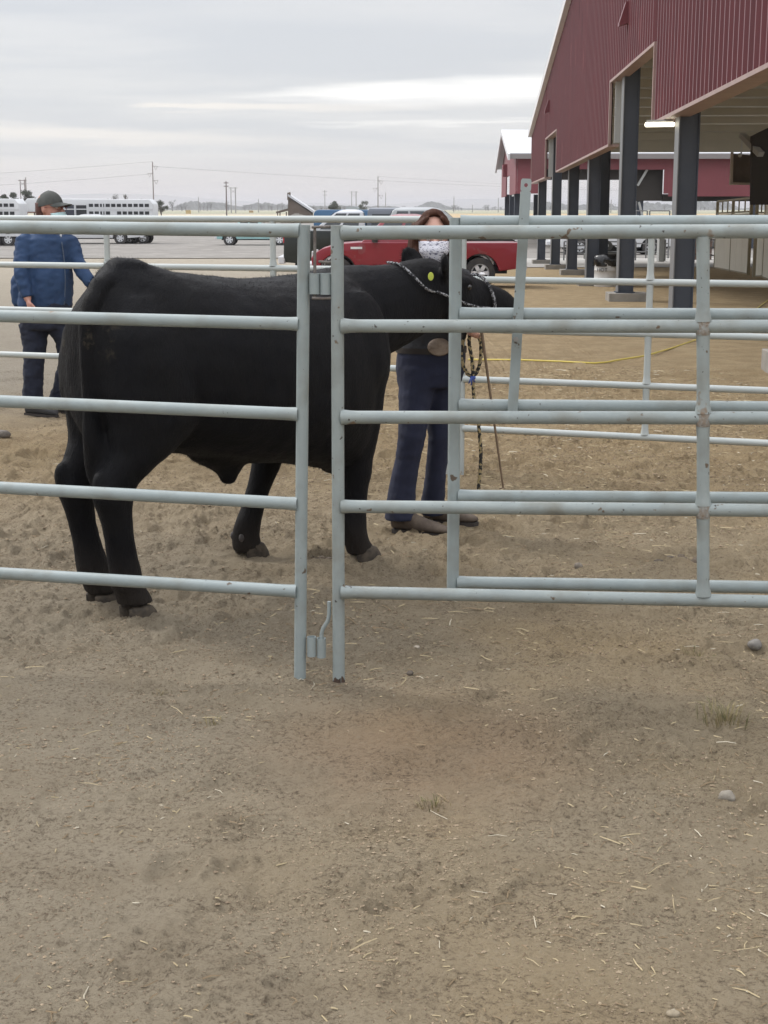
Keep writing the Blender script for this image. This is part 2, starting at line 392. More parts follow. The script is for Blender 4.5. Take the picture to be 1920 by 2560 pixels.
    bp = N('ShaderNodeBump'); bp.inputs['Strength'].default_value = 1.0; bp.inputs['Distance'].default_value = 0.03; L(h.outputs[0], bp.inputs['Height'])
    L(bp.outputs[0], b.inputs['Normal'])
    return m
M_DIRT = dirt_material()
gme = grid_mesh('ground', X, Y, Z); gme.materials.append(M_DIRT)
tag(link('ground', gme), 'dry brown dirt of the show yard, trodden and strewn with straw', 'ground', kind='structure')

def sheet(name, label, pts, lift, m, nsub=1):
    """flat sheet over the ground: pts = rows of (x0, x1, y)"""
    vs = []; fs = []
    for x0, x1, yy in pts: vs += [(x0, yy, g0(yy) + lift), (x1, yy, g0(yy) + lift)]
    for i in range(len(pts) - 1): fs.append((2 * i, 2 * i + 1, 2 * i + 3, 2 * i + 2))
    me = bpy.data.meshes.new(name); me.from_pydata(vs, [], fs); me.update(); me.materials.append(m)
    return tag(link(name, me), label, name.replace('_', ' '), kind='structure')
M_GRAVEL = mat('grey_gravel', (0.205, 0.190, 0.172), 0.95, var=(0.155, 0.142, 0.126), scale=0.35, detail=8, spots=[((0.33, 0.31, 0.28), 1.3, 0.62)], stretch=(0.5, 1.5, 1))
M_FIELD = mat('stubble', (0.50, 0.42, 0.24), 0.95, var=(0.40, 0.345, 0.20), scale=0.02, detail=6, stretch=(0.35, 1, 1))
M_FIELD2 = mat('far_fields', (0.24, 0.25, 0.16), 0.95, var=(0.33, 0.29, 0.19), scale=0.006, detail=6, stretch=(0.25, 1, 1))
M_PAD = mat('pale_gravel', (0.36, 0.345, 0.32), 0.95, var=(0.29, 0.275, 0.25), scale=0.8, detail=6)
sheet('gravel_lot', 'grey gravel parking lot beyond the dirt yard', [(-60, 3, 66), (-120, 90, 75), (-220, 200, 330)], 0.03, M_GRAVEL)
sheet('gravel_drive', 'pale strip of gravel crossing behind the barn columns', [(4.5, 40, 52), (4, 45, 60), (3.2, 60, 74.6)], 0.02, M_PAD)
sheet('stubble_field', 'pale yellow stubble field beyond the gravel lot', [(-420, -8, 340), (-600, 30, 560)], 0.05, M_FIELD)
sheet('farmland', 'grey green farmland running out to the hills', [(-2500, 2500, 700), (-7000, 7000, 6000)], 0.06, M_FIELD2)

# low hills on the skyline
M_HILL = mat('hazy_hills', (0.20, 0.20, 0.19), 1.0, var=(0.26, 0.24, 0.21), scale=0.0015)
hx = np.linspace(-6500, 6500, 220); hy = np.array([6000., 6400., 6900., 7600.])
HX, HY = np.meshgrid(hx, hy)
ridge = 20 + 26 * (vnoise(hx / 900, hx * 0, 31) + .5) + 12 * vnoise(hx / 260, hx * 0, 32) + 34 * np.exp(-((hx + 1250) / 500) ** 2) + 20 * np.exp(-((hx - 480) / 330) ** 2)
HZ = np.array([-0.05, 0.55, 1.0, 0.8])[:, None] * ridge[None] - 1
hm = grid_mesh('hills', HX, HY, HZ); hm.materials.append(M_HILL)
tag(link('hills', hm), 'low hazy hills along the horizon', 'hills', kind='structure')

# straw litter, crumbs of dirt: nobody could count them
def scatter_straw(n):
    x = rng.uniform(-2.6, 3.4, n * 3); y = 2.3 + 13 * rng.random(n * 3) ** 1.7
    d = vnoise(x * 1.3, y * 1.3, 41) + 0.5 * vnoise(x * 4, y * 4, 42) + 0.22 * np.clip(x, -1.2, 1.5) + np.where(y > 6.8, 0.12, 0) + np.where((y > 6.6) & (x > 0), 0.5, 0)
    k = (rng.random(n * 3) < np.clip(0.22 + 1.1 * d, 0.03, 1)) & (np.abs(x) < 0.30 * y + .3)
    x, y = x[k][:n], y[k][:n]; z = relief(x, y)
    s = MB()
    for a, b, c in zip(x, y, z):
        L = random.choice((.005, .006, .008, .008, .010, .012, .012, .018, .03)) * random.uniform(.7, 1.3) * (0.7 + b * .075); w = random.uniform(.0006, .0013) * (1 + b * .10)
        t = random.uniform(0, 6.283); e = random.uniform(-.15, .2); q = random.uniform(-.4, .4)
        p0 = Vector((a, b, g0(b) + c + .002)); d1 = Vector((math.cos(t), math.sin(t), e)) * L; d2 = Vector((math.cos(t + q), math.sin(t + q), e - .12)) * L
        nrm = Vector((-math.sin(t), math.cos(t), 0)) * w; up = Vector((0, 0, w))
        s.cur = random.choice((0, 0, 0, 0, 0, 1, 1, 1, 1, 1, 1, 1, 1, 2))
        r = []
        for p, sc in ((p0, 1), (p0 + d1, 1.1), (p0 + d1 + d2, .7)): r.append([p + nrm * sc, p + up * 1.4 * sc, p - nrm * sc])
        s.rings(r, cap=True)
    return s
M_ST1 = mat('straw_tan', (0.42, 0.34, 0.20), 0.7); M_ST2 = mat('straw_brown', (0.24, 0.175, 0.10), 0.8); M_ST3 = mat('straw_pale', (0.50, 0.45, 0.34), 0.7)
tag(scatter_straw(12000).build('straw_litter', [M_ST1, M_ST2, M_ST3], smooth=None, fixn=False), 'loose bits of straw and hay lying all over the dirt', 'straw', kind='stuff')
def scatter_crumbs(n):
    s = MB(); x = rng.uniform(-2.6, 2.9, n * 3); y = 2.3 + 9.5 * rng.random(n * 3) ** 1.5
    d = vnoise(x * 1.7, y * 1.7, 51) + 0.7 * vnoise(x * 6, y * 6, 52) + np.where(y > 4.9, 0.28, -0.05)
    k = (rng.random(n * 3) < np.clip(0.25 + 1.6 * d, 0.02, 1)) & (np.abs(x) < 0.30 * y + .3)
    x, y = x[k][:n], y[k][:n]; z = relief(x, y)
    V = [(1, 0, 0), (0, 1, 0), (-1, 0, 0), (0, -1, 0), (.2, .1, .62), (0, 0, -.6)]; Fc = [(0, 1, 4), (1, 2, 4), (2, 3, 4), (3, 0, 4), (1, 0, 5), (2, 1, 5), (3, 2, 5), (0, 3, 5)]
    for a, b, c in zip(x, y, z):
        r = random.uniform(.0015, .0034) * (1 + (random.random() < .06) * .9) * (.75 + .08 * b)
        t = random.uniform(0, 6.28); ca, sa = math.cos(t), math.sin(t); s.cur = random.choice((0, 0, 0, 1, 1, 2))
        s.add([(a + r * (p[0] * ca * 1.3 - p[1] * sa) * random.uniform(.7, 1.3), b + r * (p[0] * sa * 1.3 + p[1] * ca) * random.uniform(.7, 1.3), g0(b) + c + r * .25 + r * p[2] * random.uniform(.6, 1.2)) for p in V], Fc)
    return s
M_C1 = mat('crumb_brown', (0.25, 0.192, 0.125), 0.95); M_C2 = mat('crumb_dark', (0.17, 0.125, 0.08), 0.95); M_C3 = mat('crumb_pale', (0.31, 0.245, 0.165), 0.95)
tag(scatter_crumbs(60000).build('dirt_crumbs', [M_C1, M_C2, M_C3], smooth=None, fixn=False), 'loose crumbs of dry dirt scattered over the yard', 'dirt', kind='stuff')

# stones one can point at
def stone(p, r, sc, col, label, seed):
    s = MB(); s.sphere((0, 0, 0), r, 16, 10, sc)
    me = s.mesh('stone')
    for v in me.vertices: v.co += v.co.normalized() * r * 0.28 * noise.noise(v.co / r * 1.1 + Vector((seed, 0, 0)))
    m = mat('stone_%s' % label.split()[0], col, 0.85, var=tuple(c * .72 for c in col), scale=40, bump=0.3, bscale=120)
    me.materials.append(m); o = link('stone', me, smooth=180); o.location = (p.x, p.y, gz(p.x, p.y) + r * sc[2] * .55); o.rotation_euler = (0, 0, seed)
    return tag(o, label, 'stone')
stone(G(1888, 1622), 0.027, (1.15, .9, .72), (0.20, 0.185, 0.165), 'grey rounded stone by the right edge, in front of the gate panel', 1.0)
stone(G(1818, 1998), 0.024, (1.0, 1.0, .75), (0.27, 0.24, 0.195), 'pale angular stone on the bare dirt at the right', 2.2)
stone(G(1682, 2540), 0.012, (1.2, .9, .6), (0.26, 0.215, 0.15), 'small tan stone at the very bottom of the yard', 3.1)
stone(G(1042, 1622), 0.013, (1.2, .9, .7), (0.38, 0.33, 0.26), 'small flat tan stone just right of the latch posts', 4.4)
stone(G(1445, 1417), 0.019, (1.1, .9, .8), (0.20, 0.17, 0.135), 'round brown stone seen under the gate between its two lowest rails', 5.2)
stone(G(8, 1098), 0.045, (1.2, .9, .7), (0.15, 0.13, 0.11), 'dark stone at the left edge beyond the pen fence', 6.5)
stone(G(1025, 1689), 0.013, (1.3, .9, .55), (0.10, 0.08, 0.06), 'dark brown clod lying right of the latch posts', 7.7)
def clod(p, r, label, seed):
    s = MB()
    for i in range(60):
        a = random.uniform(0, 6.28); d = r * math.sqrt(random.random()); q = random.uniform(.10, .26) * r
        s.sphere((d * math.cos(a) * 1.5, d * math.sin(a), q * .55), q, 7, 5, (1.3, 1, .7), Matrix.Rotation(a, 3, 'Z'))
    o = s.build('dirt_clods', M_CLOD, smooth=None); o.location = (p.x, p.y, gz(p.x, p.y)); return tag(o, label, 'dung')
M_CLOD = mat('dark_clod', (0.075, 0.06, 0.045), 0.95, var=(0.13, 0.10, 0.07), scale=30, bump=0.5, bscale=90)
clod(G(1700, 1393), 0.10, 'dark heap of crumbled dung beside the gate upright', 1)
clod(G(812, 1393), 0.07, 'dark churned clods between the two latch posts', 2)
# dry grass
M_GRASS = mat('dry_grass', (0.27, 0.22, 0.11), 0.8); M_GRASS2 = mat('dry_grass_green', (0.15, 0.145, 0.06), 0.8)
def tuft(p, n, r, hgt, label):
    s = MB()
    for i in range(n):
        a = random.uniform(0, 6.28); d = r * random.random(); b = Vector((d * math.cos(a), d * math.sin(a), 0)); l = random.uniform(.4, 1) * hgt
        o = Vector((math.cos(a + random.uniform(-1, 1)), math.sin(a + random.uniform(-1, 1)), 0)) * l * random.uniform(.2, .9); w = .0012
        t = Vector((-o.y, o.x, 0)).normalized() * w; s.cur = random.random() < .35
        s.rings([[b - t, b + t], [b + o * .4 + Vector((0, 0, l * .7)) - t, b + o * .4 + Vector((0, 0, l * .7)) + t], [b + o + Vector((0, 0, l * .85)), b + o + Vector((0, 0, l * .85)) + t * .3]], close=False, cap=False)
    o = s.build('grass_tuft', [M_GRASS, M_GRASS2], fixn=False); o.location = (p.x, p.y, gz(p.x, p.y) - .003); return tag(o, label, 'grass')
tuft(G(1815, 1800), 110, .09, .07, 'low wiry tuft of dry grass at the right, below the rounded stone')
tuft(G(1752, 1648), 60, .10, .035, 'flattened dry grass beside the rounded grey stone')
tuft(G(1090, 2008), 55, .05, .03, 'tiny flattened weed in the middle of the bare dirt')
tuft(G(535, 1812), 26, .03, .03, 'pale splayed grass stub on the left of the yard')
tuft(G(405, 1730), 22, .03, .025, 'dark dry weed near the steer side of the left yard')

# the yellow hose across the pen floor
hp = [(1170, 902), (1300, 903), (1404, 907), (1440, 909), (1485, 911), (1515, 909), (1546, 903), (1612, 893), (1680, 873), (1746, 850), (1820, 815), (1890, 775), (1921, 751), (1990, 715)]
pts = [G(*q) + Vector((0, 0, .014)) for q in hp]
s = MB(); s.tube(pts, .0095, 8)
tag(s.build('garden_hose', mat('hose_yellow', (0.62, 0.50, 0.10), 0.5), smooth=180), 'thin yellow hose snaking over the dirt behind the gate', 'hose')

# ------------------------------------------------------------------ pipe panels
def pipe(mb, a, b, r, flare=None, n=14):
    a, b = Vector(a), Vector(b); d = (b - a).normalized(); L = (b - a).length
    if flare:                               # flared, welded end at a (and at b when flare is 2)
        k = .26 if flare == 3 else .12; pts = [a, a + d * .012, a + d * .028, a + d * .05]; rr = [r * (1 + k), r * (1 + k * .6), r * (1 + k * .2), r]
        if flare == 2: pts += [b - d * .05, b - d * .028, b - d * .012, b]; rr += [r, r * 1.07, r * 1.22, r * 1.35]
        else: pts.append(b); rr.append(r)
        return mb.tube(pts, rr, n)
    return mb.tube([a, b], r, n)
RW = 0.0205
# --- left front panel
lp = thing('fence_panel', 'near grey pipe fence panel on the left, in front of the steer', 'fence panel', (-.278, 4.67, 0), group='grey pipe fence panels')
YL0, YL1 = 4.67, 4.875
ys_r = (577, 810, 1036, 1260, 1479); ys_l = (567, 790, 1003, 1219, 1433)
PL = G(749, 1703); TL = P(760, 562, YL0)
s = MB(); s.tube([PL - Vector((0, 0, .05)), Vector((TL.x, TL.y, TL.z))], .0198, 16); lp_post = s.build('post', M_PIPE, lp, smooth=40)
for i, (a, b) in enumerate(zip(ys_r, ys_l)):
    t = (a - 562) / (1703 - 562); ax = 760 + (749 - 760) * t
    A = P(ax, a, YL0); B = P(0, b, YL1); B = A + (B - A) * 2.4
    d = (B - A).normalized()
    s = MB(); pipe(s, A + d * .012, B, .0215 if i == 0 else RW, 1); s.build('rail', M_PIPE, lp, smooth=40)
    lastB = (A, B)
s = MB(); s.tube([lastB[1] - Vector((0, 0, .3)), Vector((lastB[1].x, lastB[1].y, 1.48))], .0198, 16); s.build('post', M_PIPE, lp, smooth=40)
# --- right front panel
rp = thing('fence_panel', 'near grey pipe fence panel on the right with a rust stained upright', 'fence panel', (-.148, 4.64, 0), group='grey pipe fence panels')
YR0, YR1 = 4.64, 4.495
yr_l = (582, 815, 1043, 1266, 1480); yr_r = (578, 816, 1045, 1276, 1504)
PR = G(847, 1710); TR = P(843, 563, YR0)
s = MB(); s.tube([PR - Vector((0, 0, .05)), TR], .0200, 16); s.build('post', M_PIPE2, rp, smooth=40)
rr_pts = []
for i, (a, b) in enumerate(zip(yr_l, yr_r)):
    A = P(844, a, YR0); B = P(1920, b, YR1); B2 = A + (B - A) * 2.0; d = (B2 - A).normalized(); rr_pts.append((A, B))
    s = MB(); pipe(s, A + d * .012, B2, .0215 if i == 0 else RW, 3 if i in (1, 2) else 1); s.build('rail', M_PIPE2, rp, smooth=40)
t = (1762 - 844) / (1920 - 844)
up = [A + (B - A) * t for A, B in rr_pts]
for i in range(4):
    d = (up[i + 1] - up[i]).normalized()
    s = MB(); pipe(s, up[i] + d * .015, up[i + 1] - d * .015, .0195, 2); s.build('upright', M_PIPE2, rp, smooth=40)
s = MB(); s.tube([B2 - Vector((0, 0, .32)), Vector((B2.x, B2.y, 1.49))], .02, 16); s.build('post', M_PIPE2, rp, smooth=40)
# weld beads with rust where rails meet the posts
M_WELD = mat('rusty_weld', (0.24, 0.185, 0.135), 0.75, var=(0.33, 0.34, 0.32), scale=70, bump=0.6, bscale=260)
for q in up[1:4]:
    s = MB(); s.rings([ell(q + Vector((0, -.002, o)), Vector((1, 0, 0)), Vector((0, 1, 0)), r, r, 14) for o, r in ((-.026, .0202), (-.020, .0222), (-.012, .0232), (.012, .0232), (.020, .0222), (.026, .0202))]); s.build('weld', M_WELD, rp, smooth=60)
# rusted out foot of the latch post
s = MB(); n = 24
fr = [[PR + Vector((math.cos(t) * .0206, math.sin(t) * .0206, -.03)) for t in (2 * math.pi * k / n for k in range(n))], [PR + Vector((math.cos(t) * .0206, math.sin(t) * .0206, .012 + .016 * max(0, math.cos(t + 1.35)) + .006 * math.sin(5 * t))) for t in (2 * math.pi * k / n for k in range(n))]]
s.rings(fr, cap=False); s.build('rusty_foot', mat('dark_rust', (.045, .028, .020), .9, var=(.10, .065, .045), scale=60, bump=.5, bscale=200), rp, smooth=40)
# --- sleeves, pins
def sleeve(px0, px1, py0, py1, Y, par, name='latch_sleeve'):
    a = P((px0 + px1) / 2, py0, Y); b = P((px0 + px1) / 2, py1, Y); r = (px1 - px0) / 2 / F * Y
    s = MB(); n = 18; rs = []
    d = Vector((0, 0, 1))
    for (z, q) in ((b.z, r), (a.z, r), (a.z, r * .82), (b.z, r * .82)):
        rs.append([Vector((a.x + q * math.cos(2 * math.pi * k / n), a.y + q * math.sin(2 * math.pi * k / n), z)) for k in range(n)])
    s.rings(rs + [rs[0]], cap=False)
    return s.build(name, M_PIPE, par, smooth=40)
sleeve(773, 800, 683, 735, 4.655, lp); sleeve(800, 829, 683, 736, 4.652, lp)
sleeve(767, 791, 1592, 1640, 4.665, lp); sleeve(791, 815, 1595, 1643, 4.665, lp)
def rod(name, px, r, Y, m, par=None):
    s = MB(); s.tube([P(x, y, Y) for x, y in px], r, 10); return s.build(name, m, par, smooth=60)
for px in ([(779, 568), (812, 567), (836, 566)], [(796, 654), (818, 656), (838, 655)], [(780, 745), (806, 746), (836, 744)]):
    rod('pin_lug', px, .0045, 4.645, M_RUST, rp)
o = rod('drop_pin', [(787, 566), (787, 620), (787, 684), (787, 749)], .0050, 4.655, M_RUST); tag(o, 'rusty straight pin dropped through the upper latch sleeves', 'latch pin')
o = rod('bent_pin', [(823, 1504), (823, 1535), (820, 1552), (808, 1570), (804, 1584), (803, 1640)], .0068, 4.662, M_PIPE); tag(o, 'bent grey steel pin standing in the lower latch sleeve', 'latch pin')
# --- the gate just behind the right panel
gt = thing('gate', 'grey pipe gate hanging just behind the right fence panel', 'gate', (.24, 4.70, 0))
YG0, YG1 = 4.70, 4.62
yg_l = (556, 785, 1013, 1240, 1456); yg_r = (555, 787, 1019, 1246, 1468)
s = MB(); s.tube([P(1132, 1469, YG0), P(1140, 544, YG0)], .0198, 16); s.build('gate_post', M_PIPE, gt, smooth=40)
for i, (a, b) in enumerate(zip(yg_l, yg_r)):
    t = (a - 544) / (1469 - 544); A = P(1140 - 8 * t, a, YG0); B = P(1920, b, YG1); B = A + (B - A) * 1.9; d = (B - A).normalized()
    s = MB(); pipe(s, A + d * .014, B, .0215 if i == 0 else RW, 1); s.build('rail', M_PIPE, gt, smooth=40)
s = MB(); s.tube([B, Vector((B.x, B.y, 1.5))], .0198, 16); s.build('gate_post', M_PIPE, gt, smooth=40)
# --- flat bar (latch lever) with a hole at its top, bolted
a, b = P(1316, 452, 4.655), P(1280, 1058, 4.655)
ax = (a - b).normalized(); w = .0158; sd = Vector((ax.z, 0, -ax.x)) * w
th = Vector((0, .007, 0)); n = 20
hc = a - ax * .013; hr = .0062
inner = [hc + Vector((math.cos(2 * math.pi * k / n), 0, math.sin(2 * math.pi * k / n))) * hr for k in range(n)]
outer = []
hole_box = [a + ax * .006 - sd, a + ax * .006 + sd, b + sd, b - sd]
s = MB()
# head plate round the hole, then the long bar
def sq(t):
    c, q = math.cos(t), math.sin(t); k = 1 / max(abs(c), abs(q)); return c * k, q * k
for k in range(n):
    c, q = sq(2 * math.pi * k / n); rr_ = .0195
    zc = q * rr_; corner = 0.86 if (abs(c) > .9 and q > .9) else 1
    outer.append(hc + (sd / w) * (c * w * corner) + ax * zc)
inner = [hc + (sd / w) * (math.cos(2 * math.pi * k / n) * hr) + ax * (math.sin(2 * math.pi * k / n) * hr) for k in range(n)]
s.rings([outer, inner, [p + th for p in inner], [p + th for p in outer], outer], cap=False)
c0 = hc - ax * .0195
s.prism([c0 - sd, c0 + sd, b + sd, b - sd], th)
lv = s.build('latch_lever', M_PIPE, None, smooth=None); tag(lv, 'tall flat grey bar with a hole at its top, leaning against the gate', 'latch bar')
bt = P(1290, 848, 4.653); s = MB(); s.tube([bt + Vector((0, .004, 0)), bt - Vector((0, .006, 0))], .0085, 6); s.build('bolt', M_STEEL, lv)
# --- far fence of the pen: a straight run of panels
def fence_pt(px): 
    # the run goes from (px 0, 9.66 m) to (px 1920, 8.03 m)
    a, b = P(0, 800, 9.62), P(1920, 800, 8.06); d = ray(px, 800); 
    # intersect in plan
    k = (a.x * (b.y - a.y) - a.y * (b.x - a.x)) / (d.x * (b.y - a.y) - d.y * (b.x - a.x)); return Vector((d.x * k, d.y * k, 0))
FD = (fence_pt(1920) - fence_pt(0)).normalized()
zr = [1.470, 1.180, .895, .605, .315]
def far_panel(px0, px1, uprights, label, ext0=0, ext1=0, p0=True, p1=True, dz=0.0):
    a, b = fence_pt(px0) - FD * ext0, fence_pt(px1) + FD * ext1
    g = g0((a.y + b.y) / 2)
    t = thing('fence_panel', label, 'fence panel', (a.x, a.y, g), group='grey pipe fence panels')
    Z = [z + dz for z in zr]
    for i, z in enumerate(Z):
        s = MB(); pipe(s, a + Vector((0, 0, z)) + FD * .01, b + Vector((0, 0, z)) - FD * .01, .0205 if i == 0 else .0195, 2); s.build('rail', M_PIPEFAR, t, smooth=40)
    for q, on in ((a, p0), (b, p1)):
        if on:
            s = MB(); s.tube([q + Vector((0, 0, g - .03)), q + Vector((0, 0, Z[0] + .01))], .0195, 12); s.build('post', M_PIPEFAR, t, smooth=40)
    for px in uprights:
        q = fence_pt(px)
        for k in range(4):
            s = MB(); pipe(s, q + Vector((0, 0, Z[k] - .014)), q + Vector((0, 0, Z[k + 1] + .014)), .0185, 2); s.build('upright', M_PIPEFAR, t, smooth=40)
far_panel(0, 1140, [274, 685], 'long far pipe fence panel behind the steer and the person in blue', ext0=1.2, ext1=-.05)
far_panel(1156, 1920, [1622], 'far pipe fence panel behind the gate, its post left of the yellow hose', ext1=1.6, dz=-.048)

# ------------------------------------------------------------------ the steer
ST_O = Vector((-1.06, 5.63, 0)); ST_A = math.atan2(.69, .72)
def steer_mb():
    s = MB(); n = 28
    UY, UZ = Vector((0, 1, 0)), Vector((0, 0, 1))
    # trunk: x, top, bottom, half width, squareness
    T = [(-.125, 1.10, .80, .05, 2.0), (-.112, 1.15, .72, .135, 2.0), (-.075, 1.212, .66, .175, 1.9), (-.02, 1.282, .60, .178, 1.7), (.065, 1.350, .58, .205, 1.6),
         (.17, 1.335, .585, .245, 1.8), (.30, 1.295, .575, .285, 2.2), (.48, 1.268, .535, .322, 2.3), (.66, 1.256, .495, .345, 2.3), (.84, 1.252, .470, .345, 2.3),
         (1.0, 1.262, .440, .322, 2.3), (1.14, 1.275, .405, .285, 2.3), (1.23, 1.265, .415, .235, 2.2), (1.30, 1.22, .50, .17, 2.1), (1.345, 1.13, .64, .08, 2.0)]
    s.rings([ell((x, 0, (t + b) / 2), UY, UZ, w, (t - b) / 2, n, e) for x, t, b, w, e in T])
    # rump crest
    s.rings([ell((x, 0, z), UY, UZ, w, h, 16) for x, z, w, h in ((-.06, 1.19, .04, .05), (0, 1.265, .05, .05), (.06, 1.315, .06, .04), (.14, 1.31, .08, .04), (.24, 1.28, .06, .03))])
    # neck: ends inside the shoulder
    def axis_y(x): return -.075 * max(0, min(1, (x - 1.15) / .5)) - .03 * max(0, (x - 1.65) / .5)
    Nk = [(1.0, .98, .29, .21), (1.15, 1.02, .265, .19), (1.28, 1.055, .235, .165), (1.40, 1.085, .205, .14), (1.52, 1.115, .185, .12), (1.62, 1.145, .17, .108), (1.70, 1.16, .15, .10)]
    s.rings([ell((x, axis_y(x), z), UY, UZ, w, h, 22, 2.1) for x, z, h, w in Nk])
    # head
    H = [(1.60, 1.16, .10, .08), (1.66, 1.165, .13, .112), (1.72, 1.165, .140, .125), (1.80, 1.150, .142, .120), (1.88, 1.135, .132, .104), (1.97, 1.118, .112, .084),
         (2.05, 1.095, .100, .078), (2.11, 1.080, .098, .084), (2.155, 1.072, .090, .080), (2.18, 1.068, .062, .058)]
    ta = Vector((-.27, 0, .963))
    s.rings([ell((x, axis_y(x), z), UY, ta, w, h, 22, 2.2) for x, z, h, w in H])
    s.sphere((1.66, axis_y(1.66), 1.275), .050, 12, 8, (1, 1.2, .7))        # poll
    for sg in (-1, 1):                                                        # brow, jaw
        s.sphere((1.80, axis_y(1.8) + sg * .10, 1.205), .036, 10, 8, (1.4, .8, .8))
        s.sphere((1.78, axis_y(1.78) + sg * .075, 1.09), .075, 10, 8, (1.3, .6, 1.0))
        s.sphere((2.165, axis_y(2.16) + sg * .045, 1.10), .03, 10, 8, (1, .8, .7))
    # ears
    for sg, tip in ((1, Vector((1.61, axis_y(1.6) + .085, 1.365))), (-1, Vector((1.60, axis_y(1.6) - .175, 1.335)))):
        b = Vector((1.68, axis_y(1.68) + (.06 if sg > 0 else -.10), 1.235)); d = tip - b; L = d.length; d.normalize()
        wv = Vector((.75, -sg * .6, 0)); wv = (wv - d * wv.dot(d)).normalized(); tv = d.cross(wv)
        s.rings([ell(b + d * (L * t), wv, tv, w, w * .42, 12) for t, w in ((-.15, .03), (.1, .036), (.35, .050), (.6, .052), (.82, .038), (.96, .018), (1.0, .008))])
    # hind legs
    for sg, hx in ((-1, -.005), (1, .01)):
        L = [(.10, 1.21, .09, .04, .12), (.10, 1.15, .15, .075, .13), (.10, 1.07, .19, .10, .138), (.105, .97, .215, .118, .142), (.115, .85, .230, .126, .144), (.120, .74, .208, .118, .147), (.07, .645, .160, .098, .143), (-.010, .57, .114, .078, .14),
             (-.062, .51, .088, .064, .137), (-.078, .46, .082, .062, .134), (-.070, .40, .068, .055, .133), (-.058, .32, .060, .051, .132), (-.043, .24, .059, .051, .130), (-.030, .17, .066, .056, .128),
             (-.020, .115, .070, .062, .125), (.002, .075, .070, .064, .124), (.016, .03, .074, .066, .124)]
        s.rings([ell((x + .004 + hx * (1 - min(z, .8) / .8), sg * y, z), (1, 0, 0), (0, 1, 0), rx, ry, 16, 2.1) for x, z, rx, ry, y in L])
        s.sphere((-.128, sg * .135, .515), .042, 10, 8, (.8, .8, 1.5))       # point of the hock
    # right fore leg (under the shoulder)
    L = [(1.10, .98, .16, .10, -.16), (1.13, .82, .165, .11, -.165), (1.16, .68, .125, .095, -.155), (1.18, .56, .092, .076, -.14), (1.19, .46, .070, .062, -.125), (1.195, .385, .068, .064, -.115),
         (1.19, .32, .057, .053, -.11), (1.185, .23, .052, .050, -.105), (1.185, .155, .060, .056, -.10), (1.20, .10, .060, .056, -.10), (1.22, .06, .066, .060, -.10), (1.232, .025, .070, .062, -.10)]
    s.rings([ell((x, y, z), (1, 0, 0), (0, 1, 0), rx, ry, 16, 2.1) for x, z, rx, ry, y in L])
    # left fore leg, drawn back
    L = [(1.06, .98, .16, .10, .16), (1.06, .82, .165, .11, .19), (1.045, .68, .130, .098, .215), (1.025, .56, .098, .080, .24), (1.005, .46, .074, .064, .258), (.99, .385, .069, .064, .27),
         (.965, .32, .058, .053, .278), (.935, .235, .053, .050, .288), (.910, .165, .061, .056, .295), (.900, .11, .062, .056, .30), (.905, .065, .067, .060, .302), (.915, .025, .070, .062, .302)]
    s.rings([ell((x, y, z), (1, 0, 0), (0, 1, 0), rx, ry, 16, 2.1) for x, z, rx, ry, y in L])
    # sheath, flank folds, brisket
    s.rings([ell((x, -.0, z), (1, 0, 0), (0, 1, 0), rx, ry, 14) for x, z, rx, ry in ((.56, .60, .20, .12), (.56, .535, .165, .09), (.565, .49, .085, .055), (.575, .455, .045, .04), (.575, .425, .035, .032), (.572, .408, .014, .014))])
    s.sphere((1.20, 0, .49), .13, 14, 10, (1.1, .9, .85))
    for sg in (-1, 1):
        s.sphere((1.13, sg * .17, .92), .22, 14, 10, (.85, .55, 1.3))       # shoulder
    # tail
    s.tube([(.02, -.03, 1.275), (-.05, -.05, 1.245), (-.098, -.07, 1.19), (-.125, -.08, 1.12), (-.136, -.085, .98), (-.134, -.085, .82), (-.120, -.08, .70)], [.04, .038, .035, .032, .029, .027, .029], 12)
    s.rings([ell((x, y, z), (1, 0, 0), (0, 1, 0), r, r, 12) for x, y, z, r in ((-.130, -.083, .76, .028), (-.118, -.078, .68, .040), (-.104, -.07, .60, .046), (-.094, -.062, .54, .042), (-.086, -.055, .49, .026), (-.084, -.05, .46, .008))])
    return s
steer = thing('steer', 'black show steer standing in the pen, haltered, seen from behind its right hip', 'steer', (ST_O.x, ST_O.y, 0), ST_A)
